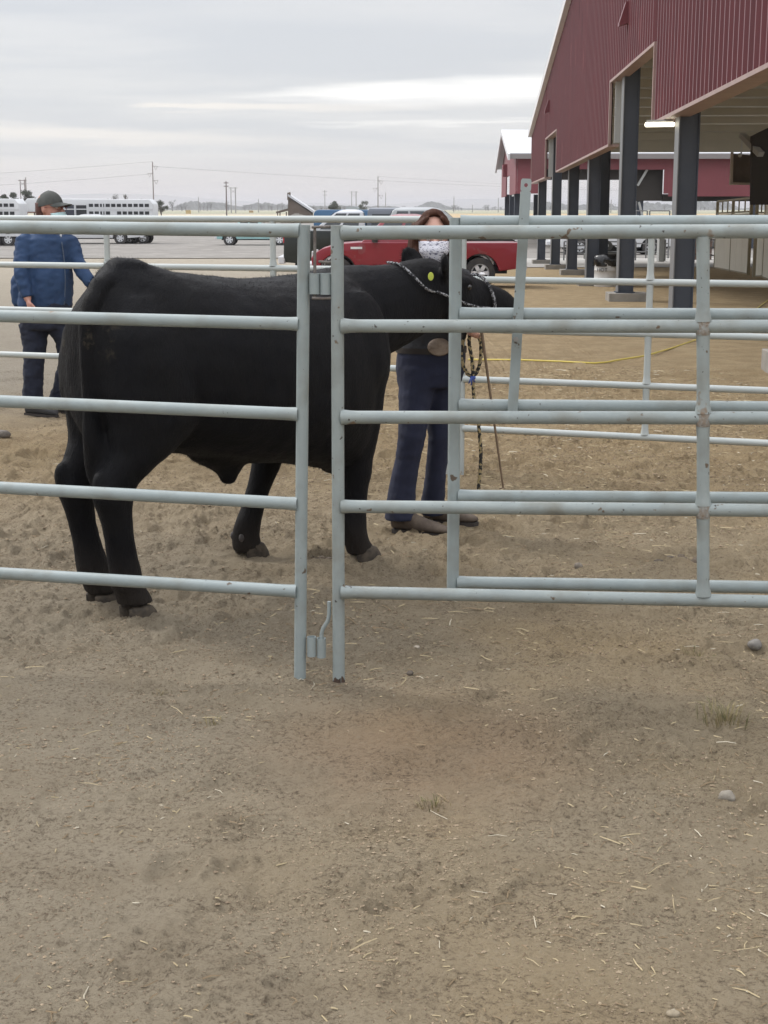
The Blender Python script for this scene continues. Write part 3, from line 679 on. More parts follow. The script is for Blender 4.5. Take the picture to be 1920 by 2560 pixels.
def hide_mat():
    m = mat('black_hide', (0.0042, 0.0043, 0.0058), 0.66, var=(0.0065, 0.0062, 0.0066), scale=5, sheen=0.02, spec=0.14)
    t = m.node_tree; b = t.nodes['Principled BSDF']; N = t.nodes.new; L = t.links.new
    b.inputs['Sheen Roughness'].default_value = 0.45
    c = N('ShaderNodeTexCoord'); mp = N('ShaderNodeMapping'); mp.inputs['Scale'].default_value = (1, 1, .22); L(c.outputs['Object'], mp.inputs[0])
    n = N('ShaderNodeTexNoise'); n.inputs['Scale'].default_value = 190; n.inputs['Detail'].default_value = 3; L(mp.outputs[0], n.inputs[0])
    bp = N('ShaderNodeBump'); bp.inputs['Strength'].default_value = .7; bp.inputs['Distance'].default_value = .006; L(n.outputs[0], bp.inputs['Height']); L(bp.outputs[0], b.inputs['Normal'])
    # dried dung on the buttocks and below the tail
    n2 = N('ShaderNodeTexNoise'); n2.inputs['Scale'].default_value = 16; n2.inputs['Detail'].default_value = 5; n2.inputs['Roughness'].default_value = .7; L(c.outputs['Object'], n2.inputs[0])
    sp = N('ShaderNodeSeparateXYZ'); L(c.outputs['Object'], sp.inputs[0])
    def rg(v, a, b_):
        r = N('ShaderNodeMapRange'); r.interpolation_type = 'SMOOTHSTEP'; L(v, r.inputs[0]); r.inputs[1].default_value = a; r.inputs[2].default_value = b_; return r.outputs[0]
    def mu(a, b_):
        k = N('ShaderNodeMath'); k.operation = 'MULTIPLY'; L(a, k.inputs[0]); L(b_, k.inputs[1]) if not isinstance(b_, float) else setattr(k.inputs[1], 'default_value', b_); return k.outputs[0]
    f = mu(mu(mu(rg(sp.outputs[0], -.02, -.09), rg(n2.outputs[0], .55, .68)), mu(rg(sp.outputs[2], .95, 1.05), rg(sp.outputs[2], 1.22, 1.14))), .42)
    x = N('ShaderNodeMix'); x.data_type = 'RGBA'; L(f, x.inputs[0]); x.inputs[7].default_value = (.085, .07, .045, 1)
    old = b.inputs['Base Color'].links[0].from_socket; L(old, x.inputs[6])
    # dusty brown lower legs
    x2 = N('ShaderNodeMix'); x2.data_type = 'RGBA'; L(mu(rg(sp.outputs[2], .30, .02), .55), x2.inputs[0]); L(x.outputs[2], x2.inputs[6]); x2.inputs[7].default_value = (.035, .028, .022, 1)
    L(x2.outputs[2], b.inputs['Base Color'])
    return m
M_HIDE = hide_mat()
sm = remesh(steer_mb(), .011, 10, [(5, .006, (1, 1, 1)), (22, .0028, (1, 1, .5)), (75, .0016, (1, 1, .35))], 'body')
# bring the rounding of the fused joints down a little more around flank and shoulder
mesh_obj('body', sm, M_HIDE, steer, True)
# coat: short hairs that break the outline
def coat(me, nh):
    s = MB(); vs = me.vertices; idx = rng.integers(0, len(vs), nh)
    for i in idx:
        v = vs[int(i)]; p = v.co; nn = v.normal
        lay = Vector((-.35, 0, -.8)); 
        if p.z > 1.24: lay = Vector((-.5, 0, .15))
        l = .010 + .008 * random.random()
        if -.2 < p.x < .2 and p.z > 1.29: l *= 1.25
        if p.z > 1.28 and p.x > 1.55: l *= 1.5
        if p.z < .3: l *= .9
        d = (lay - nn * lay.dot(nn)) + nn * .30 + Vector((random.uniform(-.3, .3), random.uniform(-.3, .3), random.uniform(-.3, .3)))
        d.normalize(); sdv = d.cross(nn)
        if sdv.length < 1e-4: continue
        sdv = sdv.normalized() * .0007
        b = p - nn * .001
        s.add([b - sdv, b + sdv, b + d * l], [(0, 1, 2)])
    return s
coat(sm, 42000).build('coat', M_HIDE, steer, local=True, fixn=False)
# hooves and dew claws
M_HOOF = mat('hoof_horn', (0.030, 0.024, 0.018), 0.85, var=(0.085, 0.066, 0.046), scale=30, bump=0.3, bscale=150)
M_DEW = mat('dew_claw_horn', (0.060, 0.052, 0.050), 0.7, var=(0.04, 0.034, 0.032), scale=40)
for x, y, a in ((.022, -.124, 0), (.03, .124, 0), (1.243, -.10, -.1), (.925, .303, .15)):
    w = Matrix.Rotation(ST_A, 3, 'Z') @ Vector((x, y, 0)) + ST_O
    z0 = gz(w.x, w.y) - .030
    s = MB()
    for sg in (-1, 1):
        r = []
        for z, q, fx in ((0, 1.0, .012), (.02, .98, .008), (.045, .88, 0), (.065, .78, -.008), (.075, .5, -.012)):
            cx, sx = math.cos(a), math.sin(a)
            r.append([Vector((x + (px * cx - py * sx), y + (px * sx + py * cx), z0 + z)) for px, py in
                      [((fx + q * .066 * math.cos(t) * (1.0 if math.cos(t) < 0 else 1.12)), sg * .033 + q * .032 * math.sin(t)) for t in (2 * math.pi * k / 14 for k in range(14))]])
        s.rings(r)
    h = s.build('hoof', M_HOOF, steer, smooth=50, local=True)
    for sg in (-1, 1):
        s = MB(); s.sphere((x - .070, y + sg * .030, .098), .016, 10, 7, (.9, .8, 1.25)); s.build('dew_claw', M_DEW, steer, smooth=180, local=True)
s = MB(); s.sphere((1.805, -.198, 1.185), .016, 12, 8); s.build('eye', mat('wet_eye', (.012, .009, .008), .05, spec=.9), steer, smooth=180, local=True)
s = MB(); s.sphere((1.805, .02, 1.185), .016, 12, 8); s.build('eye', bpy.data.materials['wet_eye'], steer, smooth=180, local=True)
def st_local(p): return Matrix.Rotation(-ST_A, 3, 'Z') @ (p - ST_O)
def st_world(p): return Matrix.Rotation(ST_A, 3, 'Z') @ Vector(p) + ST_O
# round ear tag on the back of the near ear
tp = st_local(P(1077, 691, 6.50)); d = (st_local(Vector((0, 0, CAMZ))) - tp).normalized()
d = (d + Vector((0, 0, .1))).normalized(); uu = d.cross(Vector((0, 0, 1))).normalized(); vv = uu.cross(d)
s = MB(); s.rings([ell(tp - d * .012, uu, vv, .011, .017, 20), ell(tp - d * .002, uu, vv, .0125, .0185, 20), ell(tp, uu, vv, .0115, .0175, 20)])
ET = s.build('ear_tag', mat('tag_yellow', (.40, .45, .045), .5, var=(.33, .38, .05), scale=60), steer, smooth=40, local=True)
s = MB(); s.tube([tp - d * .001, tp + d * .003], .0035, 10); s.build('tag_stud', mat('tag_stud_green', (.33, .38, .05), .4), ET, local=True)

# ------------------------------------------------------------------ rope halter and lead
def rope_mat(name, a, b, sc):
    m = bpy.data.materials.new(name); m.use_nodes = True; t = m.node_tree; bs = t.nodes['Principled BSDF']; bs.inputs['Roughness'].default_value = .8
    N = t.nodes.new; L = t.links.new
    c = N('ShaderNodeTexCoord'); v = N('ShaderNodeTexVoronoi'); v.inputs['Scale'].default_value = sc; L(c.outputs['Object'], v.inputs['Vector'])
    sp = N('ShaderNodeSeparateColor'); L(v.outputs['Color'], sp.inputs[0])
    r = N('ShaderNodeMath'); r.operation = 'GREATER_THAN'; L(sp.outputs[0], r.inputs[0]); r.inputs[1].default_value = .56
    x = N('ShaderNodeMix'); x.data_type = 'RGBA'; L(r.outputs[0], x.inputs[0]); x.inputs[6].default_value = (*a, 1); x.inputs[7].default_value = (*b, 1); L(x.outputs[2], bs.inputs['Base Color'])
    return m
M_ROPE = rope_mat('speckled_rope', (.016, .016, .018), (.28, .28, .29), 150)
M_LEAD = rope_mat('striped_rope', (.018, .017, .016), (.30, .235, .12), 85)
def twist(mb, pts, r, turns=60):
    """three-strand laid rope along pts"""
    P_ = [Vector(p) for p in pts]; L = [0]
    for i in range(1, len(P_)): L.append(L[-1] + (P_[i] - P_[i - 1]).length)
    n = max(8, int(L[-1] / .006)); q = []; 
    for i in range(n + 1):
        l = L[-1] * i / n; k = max(j for j in range(len(L)) if L[j] <= l + 1e-9); k = min(k, len(P_) - 2)
        t = (l - L[k]) / max(1e-9, L[k + 1] - L[k])
        a, b, c, e = P_[max(k - 1, 0)], P_[k], P_[k + 1], P_[min(k + 2, len(P_) - 1)]
        q.append(.5 * ((2 * b) + (c - a) * t + (2 * a - 5 * b + 4 * c - e) * t * t + (3 * b - a - 3 * c + e) * t ** 3))
    for st in range(3):
        o = []
        for i, p in enumerate(q):
            d = (q[min(i + 1, n)] - q[max(i - 1, 0)]).normalized(); u = d.cross(Vector((.3, .5, .8))).normalized(); v = d.cross(u)
            t = i * .55 + st * 2.094; o.append(p + u * (math.cos(t) * r * .5) + v * (math.sin(t) * r * .5))
        mb.tube(o, r * .62, 6)
    return mb
hal = thing('rope_halter', 'black and white rope halter around the head of the steer', 'halter', tuple(st_world((1.98, -.1, 1.1))))
def W(l): return [st_world(p) for p in l]
ay = lambda x: -.075 * max(0, min(1, (x - 1.15) / .5)) - .03 * max(0, (x - 1.65) / .5)
x = 1.99; zc, hh, ww = 1.112, .122, .096
ringp = [(x - .27 * hh * math.sin(t) + .0, ay(x) - ww * math.cos(t), zc + hh * math.sin(t)) for t in [i * 2 * math.pi / 16 for i in range(17)]]
s = MB(); twist(s, W(ringp), .0070); s.build('noseband', M_ROPE, hal, smooth=180)
s = MB(); twist(s, W([(x + .01, ay(x) - .090, zc - .035), (1.93, ay(1.93) - .112, 1.085), (1.84, ay(1.84) - .134, 1.095), (1.76, ay(1.76) - .138, 1.115), (1.68, ay(1.68) - .134, 1.145), (1.61, ay(1.6) - .122, 1.17)]), .0058); s.build('cheek_rope', M_ROPE, hal, smooth=180)
s = MB(); twist(s, W([(1.47, ay(1.47) + .03, 1.298), (1.475, ay(1.47) - .05, 1.288), (1.50, ay(1.5) - .11, 1.235), (1.54, ay(1.54) - .128, 1.19), (1.60, ay(1.6) - .118, 1.168)]), .0058); s.build('poll_rope', M_ROPE, hal, smooth=180)
s = MB(); s.sphere(st_world((1.965, ay(1.97) - .04, 1.235)), .011, 10, 8, (1.3, 1, .8)); s.build('knot', mat('white_rope', (.7, .7, .7), .8), hal, smooth=180)
s = MB(); twist(s, W([(1.985, ay(1.98) - .05, .985), (1.99, ay(1.98) - .06, 1.0), (1.96, ay(1.96) - .1, 1.03)]), .009); s.build('chin_rope', M_ROPE, hal, smooth=180)
YL = 6.93
lead = thing('lead_rope', 'coiled black and tan lead rope hanging from the hand of the handler', 'rope', tuple(P(1180, 1000, YL)))
s = MB(); twist(s, [P(1182, 770, YL), P(1166, 825, YL), P(1156, 862, YL), P(1156, 905, YL), P(1166, 930, YL), P(1178, 940, YL), P(1192, 930, YL + .02), P(1201, 900, YL + .02), P(1202, 860, YL + .02), P(1193, 832, YL + .02), P(1190, 806, YL + .01)], .0085); s.build('rope_loop', M_LEAD, lead, smooth=180)
s = MB(); twist(s, [P(1190, 800, YL - .02), P(1173, 845, YL - .02), P(1180, 900, YL - .02), P(1183, 945, YL - .02), P(1185, 990, YL - .02), P(1196, 1060, YL - .02), P(1202, 1130, YL - .02), P(1200, 1180, YL - .02), P(1196, 1222, YL - .02)], .0085); s.build('rope_tail', M_LEAD, lead, smooth=180)
s = MB()
for dx_, dy_ in ((-9, 16), (-3, 20), (5, 12), (7, 3)):
    s.tube([P(1181, 943, YL - .03), P(1181 + dx_ * .6, 943 + dy_ * .4, YL - .04), P(1181 + dx_, 943 + dy_, YL - .035)], .0035, 6)
s.sphere(P(1182, 944, YL - .02), .014, 10, 8, (1, 1, .7)); s.build('blue_tie', mat('blue_tie', (.05, .09, .32), .6), lead, smooth=180)
s = MB(); s.tube([P(1196, 780, YL - .05), P(1206, 842, YL - .05), P(1258, 1220, YL - .03)], [.0075, .007, .0045], 8); s.tube([P(1258, 1219, YL - .03), P(1248, 1222, YL - .04)], .003, 6)
tag(s.build('show_stick', mat('stick_wood', (.17, .115, .07), .5, var=(.12, .08, .05), scale=40), smooth=60), 'thin brown show stick held down beside the lead rope', 'stick')

# ------------------------------------------------------------------ people
M_SKIN = mat('skin', (0.56, 0.33, 0.255), 0.5, var=(0.50, 0.27, 0.205), scale=14)
M_SKIN2 = mat('ruddy_skin', (0.50, 0.27, 0.205), 0.5, var=(0.42, 0.20, 0.155), scale=14)
M_EYEW = mat('eye_white', (.7, .68, .66), .2); M_IRIS = mat('iris_dark', (.04, .03, .02), .1)
def hand(mb, wrist, d, palm, size=.17, curl=.9, thumb=1):
    """palm and five separate fingers: d = pointing direction, palm = way the palm faces"""
    d = Vector(d).normalized(); palm = Vector(palm); palm = (palm - d * palm.dot(d)).normalized(); sd = d.cross(palm) * thumb
    w = Vector(wrist); k = size / .18
    mb.rings([ell(w + d * (t * k), sd, palm, a * k, b * k, 12, 2.4) for t, a, b in ((-.03, .026, .021), (0, .027, .020), (.03, .036, .018), (.065, .041, .017), (.092, .040, .015), (.098, .034, .011))])
    for off, L, r in ((.030, .072, .0082), (.010, .080, .0086), (-.010, .075, .0082), (-.029, .060, .0074)):
        p = w + d * (.09 * k) + sd * (off * k); pts = [p - d * .02 * k]; a = 0.18; q = p
        pts.append(q)
        for f in (.42, .32, .26):
            a += curl * .55; q = q + (d * math.cos(a) + palm * math.sin(a)) * (L * f * k); pts.append(q)
        mb.tube(pts, [r * k, r * k, r * .97 * k, r * .9 * k, r * .75 * k], 8)
    p = w + d * (.025 * k) + sd * (.026 * k); t1 = (d * .7 + sd * .65 + palm * .35).normalized(); t2 = (d * .85 + sd * .1 + palm * .55).normalized()
    mb.tube([p - t1 * .01, p + t1 * .03 * k, p + t1 * .03 * k + t2 * .03 * k, p + t1 * .03 * k + t2 * .052 * k], [.0125 * k, .0115 * k, .0100 * k, .008 * k], 8)
def head_mb(mb, c, fwd, h=.225, tilt=0.0):
    """head with brow, nose, lips, chin and ears around its centre c; fwd = where it looks"""
    f = Vector(fwd).normalized(); up = Vector((0, 0, 1)); r = f.cross(up).normalized(); up = r.cross(f); k = h / .225; c = Vector(c)
    prof = [(-.112, .020, .030, .018), (-.100, .045, .045, .022), (-.075, .058, .062, .022), (-.045, .066, .076, .012), (-.01, .073, .088, .002), (.03, .077, .094, -.004), (.065, .072, .088, -.008), (.09, .056, .068, -.010), (.108, .030, .038, -.010), (.1125, .010, .012, -.010)]
    mb.rings([ell(c + up * (z * k) + f * (o * k), r, f, a * k, b * k, 24, 2.1) for z, a, b, o in prof])
    def pt(x, y, z): return c + r * (x * k) + f * (y * k) + up * (z * k)
    mb.tube([pt(0, .082, .02), pt(0, .098, -.005), pt(0, .113, -.030), pt(0, .100, -.042)], [.008 * k, .010 * k, .014 * k, .010 * k], 10)
    for sg in (-1, 1):
        mb.sphere(pt(sg * .012, .095, -.036), .009 * k, 8, 6); mb.sphere(pt(sg * .032, .078, .020), .016 * k, 8, 6, (1.5, .8, .5))
        mb.sphere(pt(sg * .036, .070, -.025), .02 * k, 8, 6, (1, .7, .8))
        mb.sphere(pt(sg * .078, -.005, -.008), .028 * k, 10, 8, (.35, .6, 1.1), Matrix((r, f, up)).transposed())
    mb.tube([pt(-.024, .082, -.062), pt(0, .092, -.061), pt(.024, .082, -.062)], [.004 * k, .0075 * k, .004 * k], 8)
    mb.sphere(pt(0, .078, -.092), .018 * k, 8, 6)
    return pt, Matrix((r, f, up)).transposed()
def eyes(pt, par):
    for sg in (-1, 1):
        s = MB(); s.sphere(pt(sg * .031, .083, .004), .0115, 10, 8); e = s.build('eye', M_EYEW, par, smooth=180)
        s = MB(); s.sphere(pt(sg * .031, .0895, .004), .0062, 8, 6); s.build('iris', M_IRIS, e, smooth=180)

# --- handler: girl behind the head of the steer
GY = 7.06
gx0 = P(1085, 1000, GY).x; gg = gz(gx0, GY) - .0
girl = thing('person', 'person with long brown hair and a patterned mask holding the steer', 'person', (gx0, GY, g0(GY)), group=None)
def gp(px, py, off=0.0):
    return P(px, py, GY + off)
s = MB()
hc = P(1082, 592, GY); pt, HM = head_mb(s, hc, (.08, -1, -.12), .215)
sh = P(1088, 690, GY + .03)
s.tube([hc + Vector((0, .02, -.07)), hc + Vector((0, .03, -.14)), sh + Vector((0, 0, -.02))], [.05, .05, .065], 14)
shz = sh.z
X_, Y_ = Vector((1, 0, 0)), Vector((0, 1, 0))
def tor(px, py, w, dpt, off=0.03): return ell(P(px, py, GY + off), X_, Y_, w, dpt, 20, 2.3)
s.rings([tor(1088, 672, .06, .055), tor(1088, 690, .15, .075), tor(1088, 715, .165, .09), tor(1086, 760, .15, .10), tor(1084, 810, .135, .095), tor(1080, 860, .135, .095), tor(1076, 905, .135, .09), tor(1074, 935, .115, .08)])
# legs
def leg(mb, L, sy=1.05):
    mb.rings([ell(P(x, y, GY + o), X_, Y_, r, r * sy, 16) for x, y, o, r in L])
L1 = [(1040, 905, .0, .085), (1036, 960, -.02, .082), (1032, 1030, -.04, .07), (1030, 1095, -.06, .06), (1020, 1150, -.05, .058), (1008, 1210, -.04, .05), (1000, 1265, -.03, .042), (998, 1300, -.03, .04)]
L2 = [(1100, 905, .05, .08), (1098, 970, .06, .075), (1096, 1040, .06, .066), (1094, 1095, .04, .056), (1088, 1150, .06, .054), (1082, 1210, .08, .046), (1078, 1260, .09, .042), (1078, 1290, .09, .04)]
L1 = [(x, y, o, r * .62) for x, y, o, r in L1]; L2 = [(x, y, o, r * .62) for x, y, o, r in L2]
leg(s, L1); leg(s, L2)
# arms
aR = [P(1150, 698, GY), P(1186, 740, GY - .02), P(1196, 765, GY - .06), P(1192, 792, GY - .12)]
s.tube(aR, [.052, .042, .036, .026], 12)
hand(s, aR[-1], (P(1186, 812, GY - .13) - aR[-1]), (.2, -.6, -.2), .165, 1.5)
aL = [P(1022, 700, GY + .02), P(1000, 760, GY + .02), P(990, 800, GY - .05), P(1010, 770, GY - .14)]
aL = [P(1024, 700, GY + .03), P(1006, 755, GY + .06), P(1010, 800, GY + .02), P(1060, 800, GY - .05)]
s.tube(aL, [.052, .042, .036, .026], 12); hand(s, aL[-1], (1, -.2, .05), (0, -.6, -.5), .165, .9, -1)
mesh_obj('body', remesh(s, .0058, 3, [(30, .0012, (1, 1, 1))], 'body'), M_SKIN, girl)
eyes(pt, girl)
# shirt
M_SHIRT = mat('black_shirt', (.018, .018, .02), .8, var=(.03, .03, .032), scale=30, bump=.3, bscale=120)
s = MB(); s.rings([tor(1088, 676, .075, .068), tor(1088, 692, .160, .085), tor(1088, 716, .176, .10), tor(1086, 760, .162, .112), tor(1084, 810, .150, .107), tor(1080, 860, .158, .115), tor(1078, 885, .162, .12)])
s.tube([aR[0] + Vector((-.03, 0, .0)), aR[0], aR[1], aR[2], aR[2] + (aR[3] - aR[2]) * .7], [.06, .062, .052, .044, .036], 14)
s.tube([aL[0] + Vector((.03, 0, .0)), aL[0], aL[1], aL[2], aL[2] + (aL[3] - aL[2]) * .7], [.06, .062, .052, .044, .036], 14)
mesh_obj('shirt', remesh(s, .009, 4, [(18, .006, (1, 1, .6)), (45, .0025, (1, 1, .6))], 'shirt'), M_SHIRT, girl)
# jeans
M_DENIM = mat('dark_denim', (.0085, .011, .029), .85, var=(.014, .018, .045), scale=9, bump=.35, bscale=260)
s = MB(); s.rings([tor(1078, 868, .158, .118), tor(1078, 890, .165, .122), tor(1076, 930, .166, .122), tor(1072, 965, .150, .112)])
J1 = [(1046, 915, .01, .094), (1042, 970, .0, .090), (1034, 1035, -.03, .076), (1029, 1092, -.06, .066), (1018, 1150, -.05, .063), (1007, 1210, -.04, .065), (1001, 1262, -.04, .073), (999, 1298, -.04, .077)]
J2 = [(1104, 915, .05, .086), (1104, 975, .06, .080), (1102, 1040, .06, .068), (1100, 1095, .04, .056), (1094, 1150, .06, .054), (1087, 1210, .08, .054), (1082, 1255, .10, .058), (1081, 1286, .10, .062)]
leg(s, J1, 1.1); leg(s, J2, 1.1)
jm = remesh(s, .0085, 3, [(9, .005, (1, 1, .6)), (20, .0028, (.8, 1, 1.5)), (52, .0012, (1, 1, 1))], 'jeans')
mesh_obj('jeans', jm, M_DENIM, girl)
s = MB(); s.rings([ell(P(1078, y, GY + .03), X_, Y_, .170, .126, 28, 2.3) for y in (866, 880)] , cap=False); s.build('belt', mat('belt_leather', (.018, .012, .009), .6), girl, smooth=60)
bc = P(1098, 868, GY - .100); s = MB(); s.rings([ell(bc + Vector((0, y, 0)), X_, Vector((0, .1, 1)), a, b, 28) for y, a, b in ((.012, .05, .038), (.002, .055, .042), (-.004, .050, .038), (-.005, .01, .01))])
s.build('belt_buckle', mat('worn_bronze', (.20, .15, .11), .45, .5, var=(.28, .22, .17), scale=40, bump=.3, bscale=120), girl, smooth=50)
# boots
M_BOOT = mat('dusty_leather', (.075, .055, .042), .85, var=(.13, .10, .075), scale=18, bump=.25, bscale=90); M_SOLE = mat('boot_sole', (.035, .028, .024), .8)
def boot(px, py, off, ang, ln=.275):
    c = P(px, py, GY + off); z0 = gz(c.x, c.y); f = Vector((math.cos(ang), math.sin(ang), 0)); r = Vector((-f.y, f.x, 0)); b = Vector((c.x, c.y, z0))
    s = MB(); U = lambda t, z: b + f * (t * ln) + Vector((0, 0, z))
    rr = []
    for t, zt, w, zb in ((-.02, .075, .026, .022), (.05, .105, .036, .016), (.16, .115, .038, .016), (.30, .112, .036, .014), (.42, .095, .038, .012), (.58, .078, .043, .011), (.76, .064, .045, .012), (.90, .052, .037, .016), (.98, .040, .020, .022), (1.0, .034, .008, .026)):
        rr.append([U(t, (zt + zb) / 2) + r * (w * math.copysign(abs(math.cos(a)) ** .8, math.cos(a))) + Vector((0, 0, math.sin(a) * (zt - zb) / 2)) for a in (2 * math.pi * k / 16 for k in range(16))])
    s.rings(rr)
    s.rings([ell(U(.19, z), f, r, .056 - z * .06, .042, 16) for z in (.06, .14, .24)])
    mesh_obj('boot', remesh(s, .006, 3, [(30, .002, (1, 1, 1))], 'boot'), M_BOOT, girl)
    s = MB(); pl = [U(t, 0) + r * w for t, w in ((.0, -.024), (.0, .024), (.07, .036), (.26, .034), (.30, .030), (.55, .045), (.78, .047), (.93, .034), (1.0, .006), (1.0, -.006), (.93, -.034), (.78, -.047), (.55, -.045), (.30, -.030), (.26, -.034), (.07, -.036))]
    s.prism(pl, (0, 0, .018)); s.build('boot_sole', M_SOLE, girl)
boot(984, 1318, -.02, -.42, .30); boot(1062, 1300, .14, -.22, .27)
# mask
def mask_mb(pt, pts_k=1.0, wide=.072, z1=.004, z0=-.112):
    s = MB(); g = []
    for i in range(9):
        t = i / 8; z = z1 + (z0 - z1) * t; row = []
        ww = wide * (1 - .45 * max(0, t - .45) / .55)
        for j in range(13):
            u = j / 6 - 1; bulge = .140 - .072 * u * u - .022 * abs(t - .42) * 2
            row.append(pt(u * ww, bulge + .004 * math.cos(i * 2.2) * (1 - abs(u)), z + .010 * u * u * (1 - t) * -1))
        g.append(row)
    vs = [p for r in g for p in r]; fs = [(i * 13 + j, i * 13 + j + 1, (i + 1) * 13 + j + 1, (i + 1) * 13 + j) for i in range(8) for j in range(12)]
    s.add(vs, fs); return s
def solid(me, th):
    bm = bmesh.new(); bm.from_mesh(me); bmesh.ops.recalc_face_normals(bm, faces=bm.faces); bmesh.ops.solidify(bm, geom=bm.faces[:], thickness=th); bm.to_mesh(me); bm.free(); return me
M_MASK = mat('printed_mask', (.66, .66, .72), .8, var=(.70, .70, .75), scale=60, spots=[((.17, .17, .24), 95, .56)], stretch=(.55, 1, 1.6))
mesh_obj('face_mask', solid(mask_mb(pt, 1, .073, -.004, -.118).mesh('face_mask'), .002), M_MASK, girl)
# hair: long locks over a cap of hair
M_HAIR = mat('brown_hair', (.040, .016, .010), .7, spec=.15, var=(.085, .038, .024), scale=25, stretch=(6, 6, .6), bump=.4, bscale=120)
s = MB()
capr = []
for i in range(7):
    t = i / 6 * 1.25
    capr.append([pt(.087 * math.sin(t) * math.cos(a), -.012 + .100 * math.sin(t) * math.sin(a) - .022 * max(0, math.sin(a)) * t, .016 + .113 * math.cos(t) + (.050 * max(0, math.sin(a)) * t)) for a in (2 * math.pi * k / 20 for k in range(20))])
s.rings(capr)
s.rings([ell(pt(0, -.05, z), HM.col[0], HM.col[1], a, b, 16) for z, a, b in ((.06, .088, .060), (0, .094, .066), (-.08, .096, .060), (-.18, .10, .050), (-.28, .085, .04), (-.34, .05, .02))])
for sg in (-1, 1):
    for k in range(5):
        o = k * .012
        s.tube([pt(sg * (.03 + o), .070 - o * 2.2, .105 - o), pt(sg * (.076 + o * .3), .052 - o * 1.6, .055), pt(sg * (.090 + o * .2), .030 - o, -.01), pt(sg * (.094 + .004 * k), .020 - o, -.09), pt(sg * (.102 + .006 * k), .025 - o, -.18), pt(sg * (.105 + .008 * k), .03 - o, -.27)], [.012, .017, .018, .019, .016, .006], 8)
# the wind carries one lock out to the left
a0 = P(1048, 610, GY - .02)
for k in range(4):
    s.tube([a0 + Vector((.01 * k, 0, -.0)), P(1037 + 3 * k, 628, GY - .04), P(1024 + 3 * k, 645, GY - .05), P(1004 + 4 * k, 658, GY - .06), P(986 + 3 * k, 667 + k, GY - .06)], [.016, .016, .013, .010, .003], 8)
mesh_obj('hair', remesh(s, .007, 3, [(55, .003, (1, 1, .25))], 'hair'), M_HAIR, girl)

# --- walking person in the blue jacket
WY = 11.5
wg = g0(WY)
wom = thing('person', 'person in a blue jacket, dark cap and pale blue mask walking outside the pen', 'person', (P(118, 1000, WY).x, WY, wg))
def wp(px, py, o=0.0): return P(px, py, WY + o)
def wr(px, py, w, d, o=0.0, e=2.3, n=22): return ell(wp(px, py, o), X_, Y_, w, d, n, e)
fw = Vector((.90, -.42, .02))
s = MB(); hc2 = wp(126, 520); pt2, HM2 = head_mb(s, hc2, fw, .235)
s.tube([hc2 + Vector((-.02, .01, -.08)), wp(120, 565), wp(114, 590)], [.06, .062, .08], 14)
s.rings([wr(114, 582, .07, .06), wr(114, 600, .165, .085), wr(116, 640, .165, .105), wr(120, 700, .165, .12), wr(118, 760, .16, .115), wr(114, 800, .12, .09)])
wl1 = [(88, 800, .0, .105), (86, 850, -.02, .10), (84, 905, -.03, .078), (80, 960, -.03, .068), (78, 1010, -.02, .048)]
wl2 = [(145, 800, .0, .10), (166, 850, .0, .092), (174, 900, .02, .075), (160, 960, .06, .062), (142, 1005, .10, .046)]
def wleg(mb, L, add=0): mb.rings([ell(wp(x, y, o), X_, Y_, r + add, (r + add) * 1.05, 16) for x, y, o, r in L])
wl1 = [(x, y, o, r * .8) for x, y, o, r in wl1]; wl2 = [(x, y, o, r * .8) for x, y, o, r in wl2]
wleg(s, wl1); wleg(s, wl2)
wa1 = [wp(60, 606, -.06), wp(53, 655, -.13), wp(58, 705, -.18), wp(70, 750, -.21)]
wa2 = [wp(176, 606, .02), wp(192, 652, -.02), wp(212, 688, -.08), wp(236, 716, -.14)]
s.tube(wa1, [.045, .04, .036, .028], 12); s.tube(wa2, [.045, .04, .036, .028], 12)
hand(s, wa1[-1], (.25, -.2, -1), (.8, .3, 0), .175, .9, 1); hand(s, wa2[-1], (.9, -.3, -.6), (-.3, .2, -.8), .175, .7, 1)
mesh_obj('body', remesh(s, .0065, 3, [(30, .0015, (1, 1, 1))], 'body'), M_SKIN2, wom); eyes(pt2, wom)
M_JACK = mat('blue_jacket', (.012, .036, .094), .8, var=(.018, .050, .122), scale=7, bump=.25, bscale=150)
s = MB(); s.rings([wr(116, 570, .075, .075), wr(116, 584, .105, .085), wr(115, 598, .205, .115), wr(116, 625, .200, .13), wr(119, 665, .185, .150), wr(120, 700, .192, .165), wr(115, 735, .205, .172), wr(111, 762, .205, .17), wr(111, 772, .19, .155)])
s.sphere(wp(50, 730, .06), .10, 14, 10, (.75, .9, 1.5))
s.tube([wp(74, 600, -.02)] + wa1[:3] + [wa1[2] + (wa1[3] - wa1[2]) * .85], [.07, .072, .062, .054, .043], 14)
s.tube([wp(160, 602, .02)] + wa2[:3] + [wa2[2] + (wa2[3] - wa2[2]) * .85], [.07, .068, .060, .053, .043], 14)
JK = mesh_obj('jacket', remesh(s, .010, 4, [(9, .012, (1, 1, .7)), (22, .007, (.8, 1, 1.2)), (50, .003, (1, 1, 1))], 'jacket'), M_JACK, wom)
def on_jacket(px, py):
    d = ray(px, py).normalized(); ok, loc, nn, i = JK.ray_cast(Vector((0, 0, CAMZ)) - Vector(wom.location), d)
    return (loc + Vector(wom.location) - d * .004) if ok else wp(px, py, -.19)
zl = [on_jacket(x, y) for x, y in ((152, 592), (155, 610), (158, 630), (161, 655), (163, 690), (163, 720), (160, 762))]
s = MB(); s.tube(zl, .0045, 8); s.build('zipper', mat('zip_dark', (.03, .05, .09), .5, var=(.10, .13, .18), scale=200), JK)
s = MB(); s.sphere(on_jacket(152, 590), .010, 8, 6, (.8, .5, 2.2)); s.build('zip_pull', mat('zip_pull_pale', (.6, .62, .65), .4), JK)
